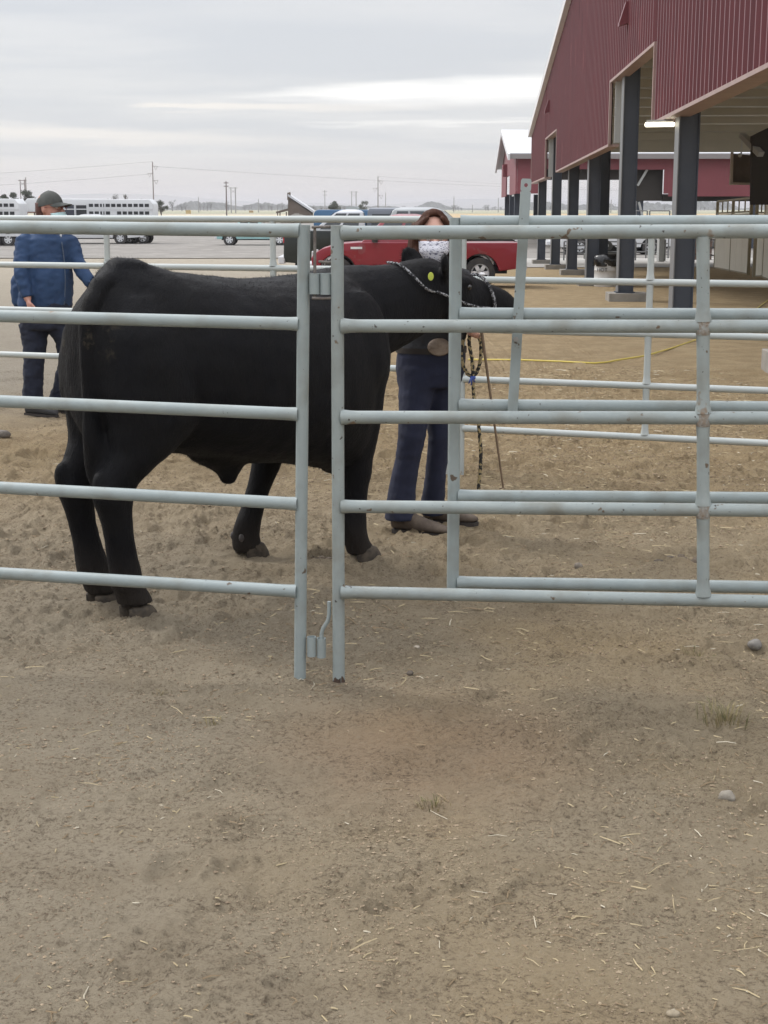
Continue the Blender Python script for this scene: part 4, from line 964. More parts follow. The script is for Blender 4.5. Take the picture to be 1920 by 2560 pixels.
M_PANT = mat('navy_trousers', (.008, .011, .024), .9, var=(.013, .017, .034), scale=8, bump=.25, bscale=150)
s = MB(); s.rings([wr(114, 755, .195, .16), wr(114, 790, .20, .165), wr(115, 822, .185, .15)])
wleg(s, [(86, 812, 0, .118), (86, 850, -.01, .100), (85, 905, -.03, .082), (82, 955, -.03, .080), (80, 1008, -.02, .082)]); wleg(s, [(144, 812, 0, .112), (166, 850, 0, .094), (174, 895, .02, .082), (161, 955, .06, .078), (143, 1008, .10, .078)])
mesh_obj('trousers', remesh(s, .010, 3, [(10, .012, (1, 1, 1.2)), (26, .006, (1, 1, 1.5))], 'trousers'), M_PANT, wom)
for px, o, py in ((74, -.02, 1020), (134, .12, 1018)):
    c = wp(px, py, o); z0 = g0(c.y); f = Vector((.88, -.48, 0)); r = Vector((.48, .88, 0)); b = Vector((c.x, c.y, z0))
    s = MB(); s.rings([ell(b + f * (t * .28) + Vector((0, 0, h / 2 + .012)), r, Vector((0, 0, 1)), w, h / 2, 14, 2.6) for t, h, w in ((-.12, .06, .025), (-.02, .095, .038), (.25, .11, .042), (.5, .085, .045), (.75, .065, .047), (.93, .05, .036), (1.0, .03, .012))])
    mesh_obj('shoe', remesh(s, .007, 3, (), 'shoe'), mat('dark_shoe', (.03, .03, .032), .7), wom)
    s = MB(); s.prism([b + f * (t * .28) + r * w for t, w in ((-.12, -.03), (-.12, .03), (.3, .042), (.75, .05), (1.0, .015), (1.0, -.015), (.75, -.05), (.3, -.042))], (0, 0, .018)); s.build('shoe_sole', M_SOLE, wom)
# mask, glasses, cap, hair
M_SURG = mat('surgical_mask', (.42, .62, .64), .7, var=(.50, .68, .69), scale=20)
mesh_obj('face_mask', solid(mask_mb(pt2, 1, .070, -.030, -.115).mesh('face_mask'), .002), M_SURG, wom)
s = MB()
for sg in (-1, 1):
    s.tube([pt2(sg * .033 + .026 * math.cos(t), .106 - .12 * (sg * .033 + .026 * math.cos(t)) ** 2 * 8, .002 + .020 * math.sin(t)) for t in (2 * math.pi * k / 16 for k in range(17))], .0022, 6)
    s.tube([pt2(sg * .059, .098, .008), pt2(sg * .078, .04, .006), pt2(sg * .082, -.01, .0)], .002, 6)
s.tube([pt2(-.008, .108, .004), pt2(0, .111, .008), pt2(.008, .108, .004)], .002, 6)
s.build('glasses', mat('red_frames', (.16, .03, .03), .3), wom, smooth=60)
M_CAP = mat('dark_grey_cap', (.050, .054, .050), .85, var=(.070, .074, .068), scale=25, bump=.3, bscale=240)
s = MB(); rr = []
for i in range(9):
    t = i / 8 * 1.48
    rr.append([pt2(.088 * math.sin(t) * math.cos(a), -.008 + .107 * math.sin(t) * math.sin(a), .026 + .099 * math.cos(t) - .024 * (1 - max(0, math.sin(a))) * (t / 1.48)) for a in (2 * math.pi * k / 26 for k in range(26))])
s.rings([r for r in rr]); s.sphere(pt2(0, -.008, .124), .006, 8, 6, (1, 1, .5))
CP_ = s.build('cap', M_CAP, wom, smooth=60)
s = MB(); top = []; bot = []
for i in range(5):
    t = i / 4; row = []
    for j in range(11):
        u = j / 5 - 1; row.append(pt2(u * .080 * (1 - .18 * t), .075 * math.sqrt(max(0, 1 - u * u * .75)) + .016 + t * .098 * math.sqrt(max(.0, 1 - u * u * .9)), .040 - .022 * u * u - .016 * t))
    top.append(row)
s.add([p for r in top for p in r], [(i * 11 + j, i * 11 + j + 1, (i + 1) * 11 + j + 1, (i + 1) * 11 + j) for i in range(4) for j in range(10)])
me = solid(s.mesh('cap_brim'), .004); mesh_obj('cap_brim', me, M_CAP, CP_, smooth=50)
M_HAIR2 = mat('auburn_hair', (.055, .018, .014), .5, var=(.10, .035, .025), scale=30, stretch=(5, 5, .7), bump=.4, bscale=120)
s = MB(); s.rings([ell(pt2(0, -.055, z), HM2.col[0], HM2.col[1], a, b, 16) for z, a, b in ((.04, .082, .058), (-.02, .086, .058), (-.07, .078, .052), (-.11, .06, .045), (-.15, .03, .02))])
s.tube([pt2(0, -.09, -.04), pt2(0, -.125, -.09), pt2(0, -.14, -.15), pt2(0, -.125, -.2)], [.03, .035, .028, .008], 10)
mesh_obj('hair', remesh(s, .007, 3, [(55, .003, (1, 1, .3))], 'hair'), M_HAIR2, wom)

# ------------------------------------------------------------------ the big barn on the right
def ribbed(name, base, dark):
    return mat(name, base, 0.36, var=dark, scale=2.5, stretch=(1, 1, .06), spots=[((base[0] * .62, base[1] * .62, base[2] * .62), 6, .68), ((base[0] * 1.35, base[1] * 1.6, base[2] * 1.5), 9, .66)], spec=.5)
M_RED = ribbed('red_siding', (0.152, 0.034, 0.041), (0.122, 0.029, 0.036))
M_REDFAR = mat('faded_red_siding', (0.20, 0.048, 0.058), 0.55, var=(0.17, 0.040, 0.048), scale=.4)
M_TRIM = mat('tan_trim', (0.34, 0.24, 0.215), 0.5, var=(.28, .195, .175), scale=3)
M_RTRIM = mat('pale_rake_trim', (0.62, 0.62, 0.63), 0.5)
M_ROOF = mat('white_roof_metal', (0.56, 0.57, 0.59), 0.4, var=(.49, .50, .52), scale=.4)
M_CEIL = mat('ceiling_liner', (0.48, 0.455, 0.385), 0.7, var=(.41, .39, .325), scale=.6)
M_COL = mat('slate_steel', (0.052, 0.062, 0.082), 0.5, var=(.042, .050, .066), scale=2, bump=.1, bscale=40)
M_COLEDGE = mat('pale_flange_steel', (0.15, 0.155, 0.16), .5)  # paler grey for the flange on the yard side
M_GREYP = mat('grey_door_panel', (0.40, 0.405, 0.39), .55, var=(.36, .365, .35), scale=1)
cA, cF = G(1699, 812), G(1352, 660)
WD = (cF - cA); WD.z = 0; WD.normalize()                       # along the wall, away from the camera
WN = Vector((WD.y, -WD.x, 0))                                   # into the barn (+X)
W0 = Vector((cA.x, cA.y, 0)) - WN * .24
def wpt(px, py):                                                # pixel onto the plane of the gable wall
    d = ray(px, py); o = Vector((0, 0, CAMZ)); k = (W0 - o).dot(WN) / d.dot(WN); p = o + d * k
    return p
def sof(p): return (p - W0).dot(WD)
def c4(x, y): return wpt(1200 + x / 2.304, y / 2.304)
barn = thing('barn', 'large open red metal barn on slate steel columns at the right', 'barn', (cA.x, cA.y, g0(cA.y)))
Sfar = sof(c4(303, 900)); zb = lambda px, py: c4(px, py).z
n1l, n1r = sof(c4(383, 900)), sof(c4(447, 900)); n2l, n2r = sof(c4(758, 650)), sof(c4(1014, 500))
z_b1 = zb(303, 1052); z_b2 = zb(383, 1018); z_b3 = zb(447, 984); z_b4 = zb(758, 828); z_b5 = zb(1010, 703); z_b6 = zb(1659, 375); s_b6 = sof(c4(1659, 375))
z_t1 = zb(385, 797); z_t1b = zb(452, 741); z_t2 = zb(762, 465); z_t2b = zb(1022, 240)
z_e = zb(303, 775); zr0 = zb(530, 2); s_r0 = sof(c4(530, 2))
rk = (zr0 - z_e) / (Sfar - s_r0)                                # rake slope per metre toward the ridge
S_RIDGE, S_NEAR = 2.0, -13.5
def ztop(s_): return z_e + rk * (Sfar - s_) if s_ > S_RIDGE else z_e + rk * (Sfar - S_RIDGE) - rk * (S_RIDGE - s_)
def zlin(s_, a, za, b, zb_): return za + (zb_ - za) * (s_ - a) / (b - a)
def at(s_, off, z): return Vector((W0.x, W0.y, 0)) + WD * s_ + WN * off + Vector((0, 0, z))
def siding(mb, s0, s1, zlo, pitch=.305, th=.02):
    """corrugated sheet from s0 to s1: raised ribs along the wall, zlo(s) its lower edge"""
    prof = []; k = math.floor(s0 / pitch) * pitch
    while k < s1:
        for a, o in ((0, 0), (pitch - .085, 0), (pitch - .062, -.044), (pitch - .022, -.044)):
            if s0 < k + a < s1: prof.append((k + a, o))
        k += pitch
    prof = [(s0, 0)] + prof + [(s1, 0)]
    front = [at(a, o, zlo(a)) for a, o in prof], [at(a, o, ztop(a) - .05) for a, o in prof]
    back = [at(a, o + th, zlo(a)) for a, o in prof], [at(a, o + th, ztop(a) - .05) for a, o in prof]
    n = len(prof); vs = front[0] + front[1] + back[0] + back[1]; fs = []
    for i in range(n - 1):
        fs += [(i, i + 1, n + i + 1, n + i), (2 * n + i, 3 * n + i, 3 * n + i + 1, 2 * n + i + 1), (i, 2 * n + i, 2 * n + i + 1, i + 1), (n + i, n + i + 1, 3 * n + i + 1, 3 * n + i)]
    mb.add(vs, fs)
s = MB()
siding(s, n1r, Sfar, lambda a: z_t1 if False else zlin(a, n1l, z_b2, Sfar, z_b1)) if False else None
siding(s, n1l, Sfar, lambda a: zlin(a, n1l, z_b2, Sfar, z_b1))
siding(s, n1r, n1l, lambda a: zlin(a, n1l, z_t1, n1r, z_t1b))
siding(s, n2l, n1r, lambda a: zlin(a, n2l, z_b4, n1r, z_b3))
siding(s, n2r, n2l, lambda a: zlin(a, n2l, z_t2, n2r, z_t2b))
siding(s, S_NEAR, n2r, lambda a: zlin(a, s_b6, z_b6, n2r, z_b5))
s.build('siding', M_RED, barn, fixn=False)
# trims and soffits under the wall
s = MB()
def trimrun(mb, s0, z0, s1, z1, w=.16): mb.bar(at(s0, w / 2 - .05, z0 - .022), at(s1, w / 2 - .05, z1 - .022), w, .05)
trimrun(s, n1l + .03, z_b2, Sfar, z_b1, .22); trimrun(s, n2l + .03, z_b4, n1r, z_b3, .22); trimrun(s, s_b6, z_b6, n2r - .03, z_b5, .30)
zn = zlin(S_NEAR, s_b6, z_b6, n2r, z_b5); trimrun(s, S_NEAR, zn, s_b6 - .002, z_b6, .30)
trimrun(s, n1r, z_t1b, n1l, z_t1, .22); trimrun(s, n2r, z_t2b, n2l, z_t2, .22)
for sx, za, zt in ((n1l, z_b2, z_t1), (n1r, z_b3, z_t1b), (n2l, z_b4, z_t2), (n2r, z_b5, z_t2b), (Sfar, z_b1 - .03, z_e)):
    s.bar(at(sx, -.03, za), at(sx, -.03, zt), .05, .05)
s.build('wall_trim', M_TRIM, barn)
s = MB(); s.bar(at(Sfar + .35, -.10, ztop(Sfar + .35) + .06), at(S_RIDGE, -.10, ztop(S_RIDGE) + .06), .16, .24); s.bar(at(S_RIDGE, -.101, ztop(S_RIDGE) + .06), at(S_NEAR, -.101, ztop(S_NEAR) + .06), .16, .24)
s.build('rake_trim', M_RTRIM, barn)
# roof sheet (depth into the barn) with purlins and a pale liner beneath
DEP = 18
s = MB()
for a, b in ((Sfar + .4, S_RIDGE), (S_RIDGE, S_NEAR)):
    q = [at(a, -.05, ztop(a) + .10), at(b, -.05, ztop(b) + .10), at(b, DEP, ztop(b) + .10), at(a, DEP, ztop(a) + .10)]
    s.prism(q, (0, 0, .07))
s.build('roof', M_ROOF, barn)
s = MB(); n = 30
for i in range(n):
    a = Sfar - .25 - i * 1.5
    if a < S_NEAR: break
    s.bar(at(a, .06, ztop(a) - .12), at(a, DEP, ztop(a) - .12), .07, .26)
s.build('purlin', M_CEIL, barn)['kind'] = 'stuff'
s = MB()
for a, b in ((Sfar, S_RIDGE), (S_RIDGE, S_NEAR)): s.prism([at(a, .04, ztop(a) + .055), at(b, .04, ztop(b) + .055), at(b, DEP - .1, ztop(b) + .055), at(a, DEP - .1, ztop(a) + .055)], (0, 0, .03))
s.build('ceiling', M_CEIL, barn)
s = MB()                                                         # eave beam on the far side and dark rear wall part
s.bar(at(Sfar - .02, .05, z_e - .33), at(Sfar - .02, DEP, z_e - .33), .10, .74)
s.build('eave_beam', M_CEIL, barn)
# columns with flanges on concrete footings
def column(px, py, footing=True, top=None, w=.30, d=.40, hid=False):
    b = G(px, py) if not isinstance(px, Vector) else px
    sb = sof(b); zt = min(ztop(sb) - .26, top if top else 99); z0 = g0(b.y)
    cz = .16 if footing else .0; ctr = Vector((b.x, b.y, 0))
    s = MB(); rot = Matrix((WD, -WN, Vector((0, 0, 1)))).transposed()
    H = zt - z0 - cz
    # flanges face the yard and the barn, the web faces the camera
    s.box(ctr + Vector((0, 0, z0 + cz + H / 2)) + WN * (w / 2 - .008), (d, .016, H), rot=rot)
    for o in (-d / 2 + .05, d / 2 - .05): s.box(ctr + Vector((0, 0, z0 + cz + H / 2)) + WD * o, (.014, w - .033, H), rot=rot)
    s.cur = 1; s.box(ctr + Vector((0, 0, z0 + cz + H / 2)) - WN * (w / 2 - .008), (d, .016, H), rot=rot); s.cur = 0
    s.box(ctr + Vector((0, 0, z0 + cz + .011)), (d + .06, w + .06, .022), rot=rot)
    for a in (-1, 1):
        for e in (-1, 1): s.tube([ctr + WD * (a * (d / 2 - .08)) + WN * (e * .07) + Vector((0, 0, z0 + cz)), ctr + WD * (a * (d / 2 - .08)) + WN * (e * .07) + Vector((0, 0, z0 + cz + .07))], .012, 6)
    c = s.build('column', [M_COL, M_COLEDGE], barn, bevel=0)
    if footing:
        s = MB(); s.box(ctr + WN * .06 + Vector((0, 0, z0 + .02)), (.72, .78, .28), rot=rot); s.build('footing', M_CONC, c, bevel=.012)
    return c
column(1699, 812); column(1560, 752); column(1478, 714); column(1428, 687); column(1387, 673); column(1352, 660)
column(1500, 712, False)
b_ = G(2014, 932); s = MB(); s.box(Vector((b_.x, b_.y, g0(b_.y) + .06)), (.75, .72, .30), rz=-.05)
s.build('footing', M_CONC, barn, bevel=.012)
# inner columns deeper in the barn and a knee brace
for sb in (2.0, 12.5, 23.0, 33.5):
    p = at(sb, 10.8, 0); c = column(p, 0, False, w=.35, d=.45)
# grey sliding door stacks in the notches
for (x0, x1, y0, y1) in ((766, 836, 462, 822), (390, 422, 800, 1018)):
    a = c4(x0, (y0 + y1) / 2); sa = sof(a)
    z0, z1 = c4(x0, y1).z, c4(x0, y0).z
    s = MB(); ww = (x1 - x0) / 2.304 / F * a.y
    s.box(at(sa - .06, ww / 2 + .03, (z0 + z1) / 2), (.05, ww, z1 - z0), rot=Matrix((WD, -WN, Vector((0, 0, 1)))).transposed())
    s.build('door_panel', M_GREYP, barn)
# wall hoods (shaded light fittings) on the gable
for (x, y, w) in ((865, 85, .42), (407, 617, .42)):
    p = c4(x, y); sp_ = sof(p); z = p.z; k = w
    s = MB(); hw = .10
    poly = [at(sp_ - hw, -.03, z + .22), at(sp_ - hw, -.09, z + .21), at(sp_ - hw, -.20, z - .15), at(sp_ - hw, -.20, z - .20), at(sp_ - hw, -.03, z - .15)]
    s.prism(poly, WD * (2 * hw)); s.build('light_hood', M_RED, barn)
# lit strip lamp under the near wall section
la, lb = P(1613, 312, 22.6), P(1686, 311, 22.45)
lamp = thing('strip_lamp', 'lit tubular lamp under the lower edge of the barn wall', 'lamp', tuple((la + lb) / 2))
s = MB(); s.tube([la, la + (lb - la) * .03, la + (lb - la) * .97, lb], [.022, .031, .031, .022], 14); s.build('lamp_tube', mat('lamp_glow', (.9, .88, .8), .4, emit=((1, .93, .74), 4.5)), lamp, smooth=60)
s = MB(); s.bar(la + Vector((.02, 0, .052)), lb + Vector((-.02, 0, .052)), .09, .03); s.build('lamp_housing', M_GREYP, lamp)
# brown window-like board and dark sheet inside the barn
def quad_px(mb, pts, Y, th=.08): mb.prism([P(x, y, Y) for x, y in pts], (0, th, 0))
bd = thing('notice_board', 'brown hanging board with a pale frame inside the barn', 'board', tuple(P(1853, 420, 37)))
s = MB(); quad_px(s, [(1833, 384), (1880, 388), (1878, 457), (1830, 457)], 37.2); s.build('board', mat('brown_board', (.13, .10, .075), .8, var=(.09, .07, .05), scale=3), bd)
s = MB(); quad_px(s, [(1830, 380), (1834, 380), (1832, 462), (1826, 462)], 37.0, .14); quad_px(s, [(1832, 456), (1878, 457), (1878, 462), (1831, 462)], 37.02, .14); s.build('board_frame', mat('board_frame', (.42, .36, .29), .6), bd)
M_DARKINSIDE = mat('dark_interior', (.045, .04, .035), .9)
s = MB(); s.prism([at(13.5, 10.95, z) for z in ()] or [P(1880, 340, 36), P(1925, 318, 36), P(1990, 318, 36), P(1990, 512, 36), P(1878, 512, 36)], (0, .15, 0)); s.build('interior_shade', M_DARKINSIDE, barn)  # dark sheet standing in for the shaded depth of the barn
s = MB(); s.bar(P(1856, 338, 36.6), P(1902, 386, 35.8), .16, .12); s.build('knee_brace', M_GREYP, barn)
s = MB(); s.bar(P(1855, 352, 36), P(1853, 384, 36), .03, .03); s.sphere(P(1850, 388, 36), .05, 10, 8); s.build('hanging_lamp', M_GREYP, barn)

# stall panels inside the barn
M_CREAM = mat('cream_panel', (.80, .77, .66), .6, var=(.72, .69, .58), scale=1.2); M_FRAME = mat('tan_frame', (.27, .23, .14), .6, var=(.33, .285, .185), scale=2)
def stall(p0, p1, h, npan, label, nst=3):
    z = Vector((0, 0, 1)); d = (p1 - p0); L = d.length; g = g0((p0.y + p1.y) / 2); d = d.normalized(); a = Vector((p0.x, p0.y, g))
    t = thing('stall_panel', label, 'stall panel', tuple(a), group='cream stall panels in the barn')
    s = MB(); n = Vector((d.y, -d.x, 0))
    bw = L / npan
    for i in range(npan):
        b0 = a + d * (i * bw + .05); b1 = a + d * ((i + 1) * bw - .05)
        s = MB(); k = 3
        for j in range(k):
            c0 = b0 + (b1 - b0) * (j / k) + d * .012; c1 = b0 + (b1 - b0) * ((j + 1) / k) - d * .012
            s.prism([c0 + z * .06, c1 + z * .06, c1 + z * (h - .42), c0 + z * (h - .42)], n * .03)
        s.build('board', M_CREAM, t)
    s = MB()
    for i in range(npan + 1): s.bar(a + d * (i * bw) , a + d * (i * bw) + z * (h), .08, .08)
    s.bar(a + z * h, a + d * L + z * h, .06, .06); s.bar(a + z * (h - .38), a + d * L + z * (h - .38), .05, .05); s.bar(a + z * .04, a + d * L + z * .04, .05, .05)
    for i in range(npan * nst): 
        if i % nst: q = a + d * (i * L / npan / nst); s.bar(q + z * (h - .38), q + z * h, .035, .035)
    s.build('panel_frame', M_FRAME, t)
    return t
sa, sb_ = G(1787, 674), G(1870, 691)
stall(sa, sb_, 2.18, 2, 'cream stall panels with an open barred top, left of the stall gate')
sc_ = G(1884, 694); sd_ = G(1907, 692)
stall(sc_, sd_, 2.18, 1, 'narrow tan stall gate between two runs of cream panels', 2)
se_, sf_ = G(1908, 700), G(1990, 735)
stall(se_, sf_, 2.42, 2, 'taller cream stall panel cut off by the right edge of the view')
# trash drum
dp = G(1516, 716); 
drum = thing('trash_drum', 'white trash drum lined with a black bag between the barn columns', 'trash can', tuple(dp))
k_ = dp.y / F
r_ = 31 * k_; zt_ = P(1516, 655, dp.y).z
s = MB(); zz0 = dp.z; hh_ = zt_ - zz0
prf = [(0, .97), (.03, 1.0), (.32, 1.0), (.34, 1.025), (.36, 1.0), (.65, 1.0), (.67, 1.025), (.69, 1.0), (.97, 1.0), (1.0, 1.02)]
s.rings([ell((dp.x, dp.y, zz0 + hh_ * z), X_, Y_, r_ * q, r_ * q, 28) for z, q in prf]); DR = s.build('drum', mat('drum_white', (.56, .55, .53), .55, var=(.46, .45, .43), scale=4), drum, smooth=60)
s = MB(); rr = []
for i, (z, q) in enumerate(((-.16, 1.05), (-.05, 1.09), (.08, 1.12), (.22, 1.06), (.30, .9), (.33, .5))):
    rr.append([Vector((dp.x, dp.y, zt_ + z * r_ * 2)) + Vector((math.cos(t), math.sin(t), 0)) * r_ * q * (1 + .07 * math.sin(5 * t + i) + .05 * math.sin(9 * t + 2 * i)) for t in (2 * math.pi * k / 30 for k in range(30))])
s.rings(rr); s.build('trash_bag', mat('black_bag', (.012, .012, .013), .25), drum, smooth=50)
def text(body, size, loc, rot, m, parent, name='lettering', ex=.004):
    cu = bpy.data.curves.new('t', 'FONT'); cu.body = body; cu.size = size; cu.extrude = ex; cu.align_x = 'CENTER'; cu.align_y = 'CENTER'
    o = bpy.data.objects.new('t', cu); COL.objects.link(o); o.rotation_euler = rot; o.location = loc
    bpy.context.view_layer.update(); dg = bpy.context.evaluated_depsgraph_get(); me = bpy.data.meshes.new_from_object(o.evaluated_get(dg)); me.transform(o.matrix_world)
    bpy.data.objects.remove(o); me.materials.clear(); me.materials.append(m)
    return link(name, me, parent)
text('HOT', 12 * k_, (P(1501, 674, dp.y).x, dp.y - r_ * .95, P(1501, 674, dp.y).z), (R(90), 0, -.30), M_BLACK, DR)

# ------------------------------------------------------------------ second barn beyond
b2 = thing('barn', 'smaller red barn with a white metal roof seen beyond the big barn', 'barn', (7.56, 85, g0(85)))
Yc, Ym, Yf = 85.0, 99.5, 114.0
x_c = P(1289, 450, Yc).x; x_f = P(1254, 450, Yf).x; 
ze2 = P(1289, 388, Yc).z; zp2 = P(1275, 331, Ym).z; zb2 = P(1289, 484, Yc).z; XR = 26.0
cpt = lambda t, z: Vector((x_c + (x_f - x_c) * t, Yc + (Yf - Yc) * t, z))
nx2 = Vector((1, 0, 0))
s = MB()
s.prism([cpt(0, zb2), cpt(0, ze2), cpt(.5, zp2), cpt(1, ze2), cpt(1, zb2), cpt(.62, zb2), cpt(.62, zb2 + 1.25), cpt(.36, zb2 + 1.25), cpt(.36, zb2)], nx2 * .08)
# near long wall with its dark bay
def nw(px): return P(px, 450, Yc).x
for x0, x1, za in ((x_c + .09, nw(1348), zb2), (nw(1348) + .002, nw(1500), P(1400, 423, Yc).z), (nw(1500) + .002, nw(1660), P(1600, 424, Yc).z), (nw(1660) + .002, nw(1672), zb2), (nw(1672) + .002, nw(1885), P(1700, 491, Yc).z)):
    s.prism([(x0, Yc, za), (x1, Yc, za), (x1, Yc, ze2), (x0, Yc, ze2)], (0, .08, 0))
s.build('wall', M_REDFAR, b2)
s = MB()
for x0, x1, y0, y1 in ((1348, 1590, 418, 449), (1588, 1662, 418, 502), (1663, 1885, 485, 503)): s.prism([(nw(x0), Yc + .6, P(x0, y1, Yc).z), (nw(x1), Yc + .6, P(x0, y1, Yc).z), (nw(x1), Yc + .6, P(x0, y0, Yc).z), (nw(x0), Yc + .6, P(x0, y0, Yc).z)], (0, .3, 0))  # two dark beams; the middle piece is a dark sheet for the bay's shade
s.build('beam_and_bay_shade', M_DARKINSIDE, b2)
s = MB(); ov = .5
for t0, t1 in ((0, .5), (1, .5)):
    e = cpt(t0, ze2) + (cpt(t0, 0) - cpt(.5, 0)).normalized() * ov + Vector((0, 0, -(zp2 - ze2) * ov / 14.5)); r_2 = cpt(.5, zp2)
    q = [e - nx2 * .4, r_2 - nx2 * .4, r_2 + nx2 * (XR - x_c), e + nx2 * (XR - x_c)]
    s.prism([p + Vector((0, 0, .03)) for p in q], (0, 0, .14))
s.build('roof', M_ROOF, b2)
s = MB(); z_ = zp2 + .3
for x in (1.2, 4.0): s.box((cpt(.5, 0).x + x + 2.2, Ym, z_ + .25), (2.2, .7, .7))
s.tube([(cpt(.5, 0).x + 1.8, Ym - .4, z_), (cpt(.5, 0).x + 1.8, Ym - .4, z_ + .55)], .28, 10); s.build('roof_vent', M_ROOF, b2)
s = MB()
for t0, t1 in ((-.03, .5), (1.03, .5)):
    f_ = (zp2 - ze2) / .5
    a = cpt(t0, zp2 - abs(t0 - .5) * f_) - nx2 * .42; b = cpt(.5, zp2) - nx2 * .42; s.bar(a, b, .12, .34)
s.build('rake_trim', M_RTRIM, b2)
s = MB(); s.bar((x_c - .4, Yc - .52, ze2 - .08), (XR, Yc - .52, ze2 - .08), .12, .26); s.build('gutter', mat('grey_gutter', (.22, .20, .195), .5), b2)
s = MB(); s.prism([cpt(.60, zb2 - .05) + nx2 * .3, cpt(.60, zb2 + 1.2) + nx2 * .3, cpt(.38, zb2 + 1.2) + nx2 * .3, cpt(.38, zb2 - .05) + nx2 * .3], nx2 * .06); s.build('door_panel', M_GREYP, b2)
s = MB(); p = cpt(.55, zp2 - 2.4); s.box(p - nx2 * .15, (.3, .9, .8)); s.build('light_hood', M_REDFAR, b2)
for px, Y in ((1268, 112), (1280, 100), (1293, 90), (1600, 86), (1885, 86), (1340, 112)):
    p = P(px, 500, Y); s = MB(); s.box((p.x, Y, (g0(Y) + zb2 + .2) / 2), (.34, .34, zb2 + .2 - g0(Y))); s.build('column', M_COL, b2)
s = MB(); s.bar(P(1618, 424, 85.3), P(1594, 464, 85.3), .12, .12); s.bar(P(1597, 505, 85.3), P(1608, 548, 85.3), .12, .12); s.build('knee_brace', M_GREYP, b2)

# ------------------------------------------------------------------ vehicles
def paint(name, c, rough=.28): return mat(name, c, rough, coat=.35, var=tuple(v * .88 for v in c), scale=.8, spots=[(tuple(v * .75 + .03 for v in c), 3, .66)])
def wheel(root, x, y, r, w=.24, rim=M_CHROME, spokes=6):
    out_ = -1 if y < 0 else 1
    s = MB(); pr = [(r * .60, -w / 2), (r * .93, -w / 2), (r, -w / 2 + .04), (r, w / 2 - .04), (r * .93, w / 2), (r * .60, w / 2)]
    s.rings([[Vector((x + q * math.cos(t), y + o, r + q * math.sin(t))) for t in (2 * math.pi * k / 28 for k in range(28))] for q, o in pr + [pr[0]]], cap=False)
    wh = s.build('wheel', M_RUBBER, root, smooth=40, local=True)
    s = MB(); f = y + out_ * (w / 2 - .05)
    s.rings([[Vector((x + q * math.cos(t), f + out_ * o, r + q * math.sin(t))) for t in (2 * math.pi * k / 28 for k in range(28))] for q, o in ((r * .61, .03), (r * .56, .045), (r * .52, 0), (r * .5, -.03))], cap=False)
    for k in range(spokes):
        t = 2 * math.pi * k / spokes; c, q = math.cos(t), math.sin(t)
        s.bar((x + c * r * .08, f + out_ * .02, r + q * r * .08), (x + c * r * .54, f + out_ * .02, r + q * r * .54), .03, r * .24)
    s.tube([(x, f - out_ * .02, r), (x, f + out_ * .045, r)], r * .14, 14)
    s.build('rim', rim, wh, smooth=40, local=True)
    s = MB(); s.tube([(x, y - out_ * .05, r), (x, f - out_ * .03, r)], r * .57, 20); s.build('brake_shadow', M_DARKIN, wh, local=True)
    return wh
def arch(cx, r, z0, n=12):
    a0 = math.asin(max(-1, min(1, (z0 - .36) / r)))
    return [(cx - r * math.cos(a), .36 + r * math.sin(a)) for a in [a0 + (math.pi - 2 * a0) * i / n for i in range(n + 1)]]
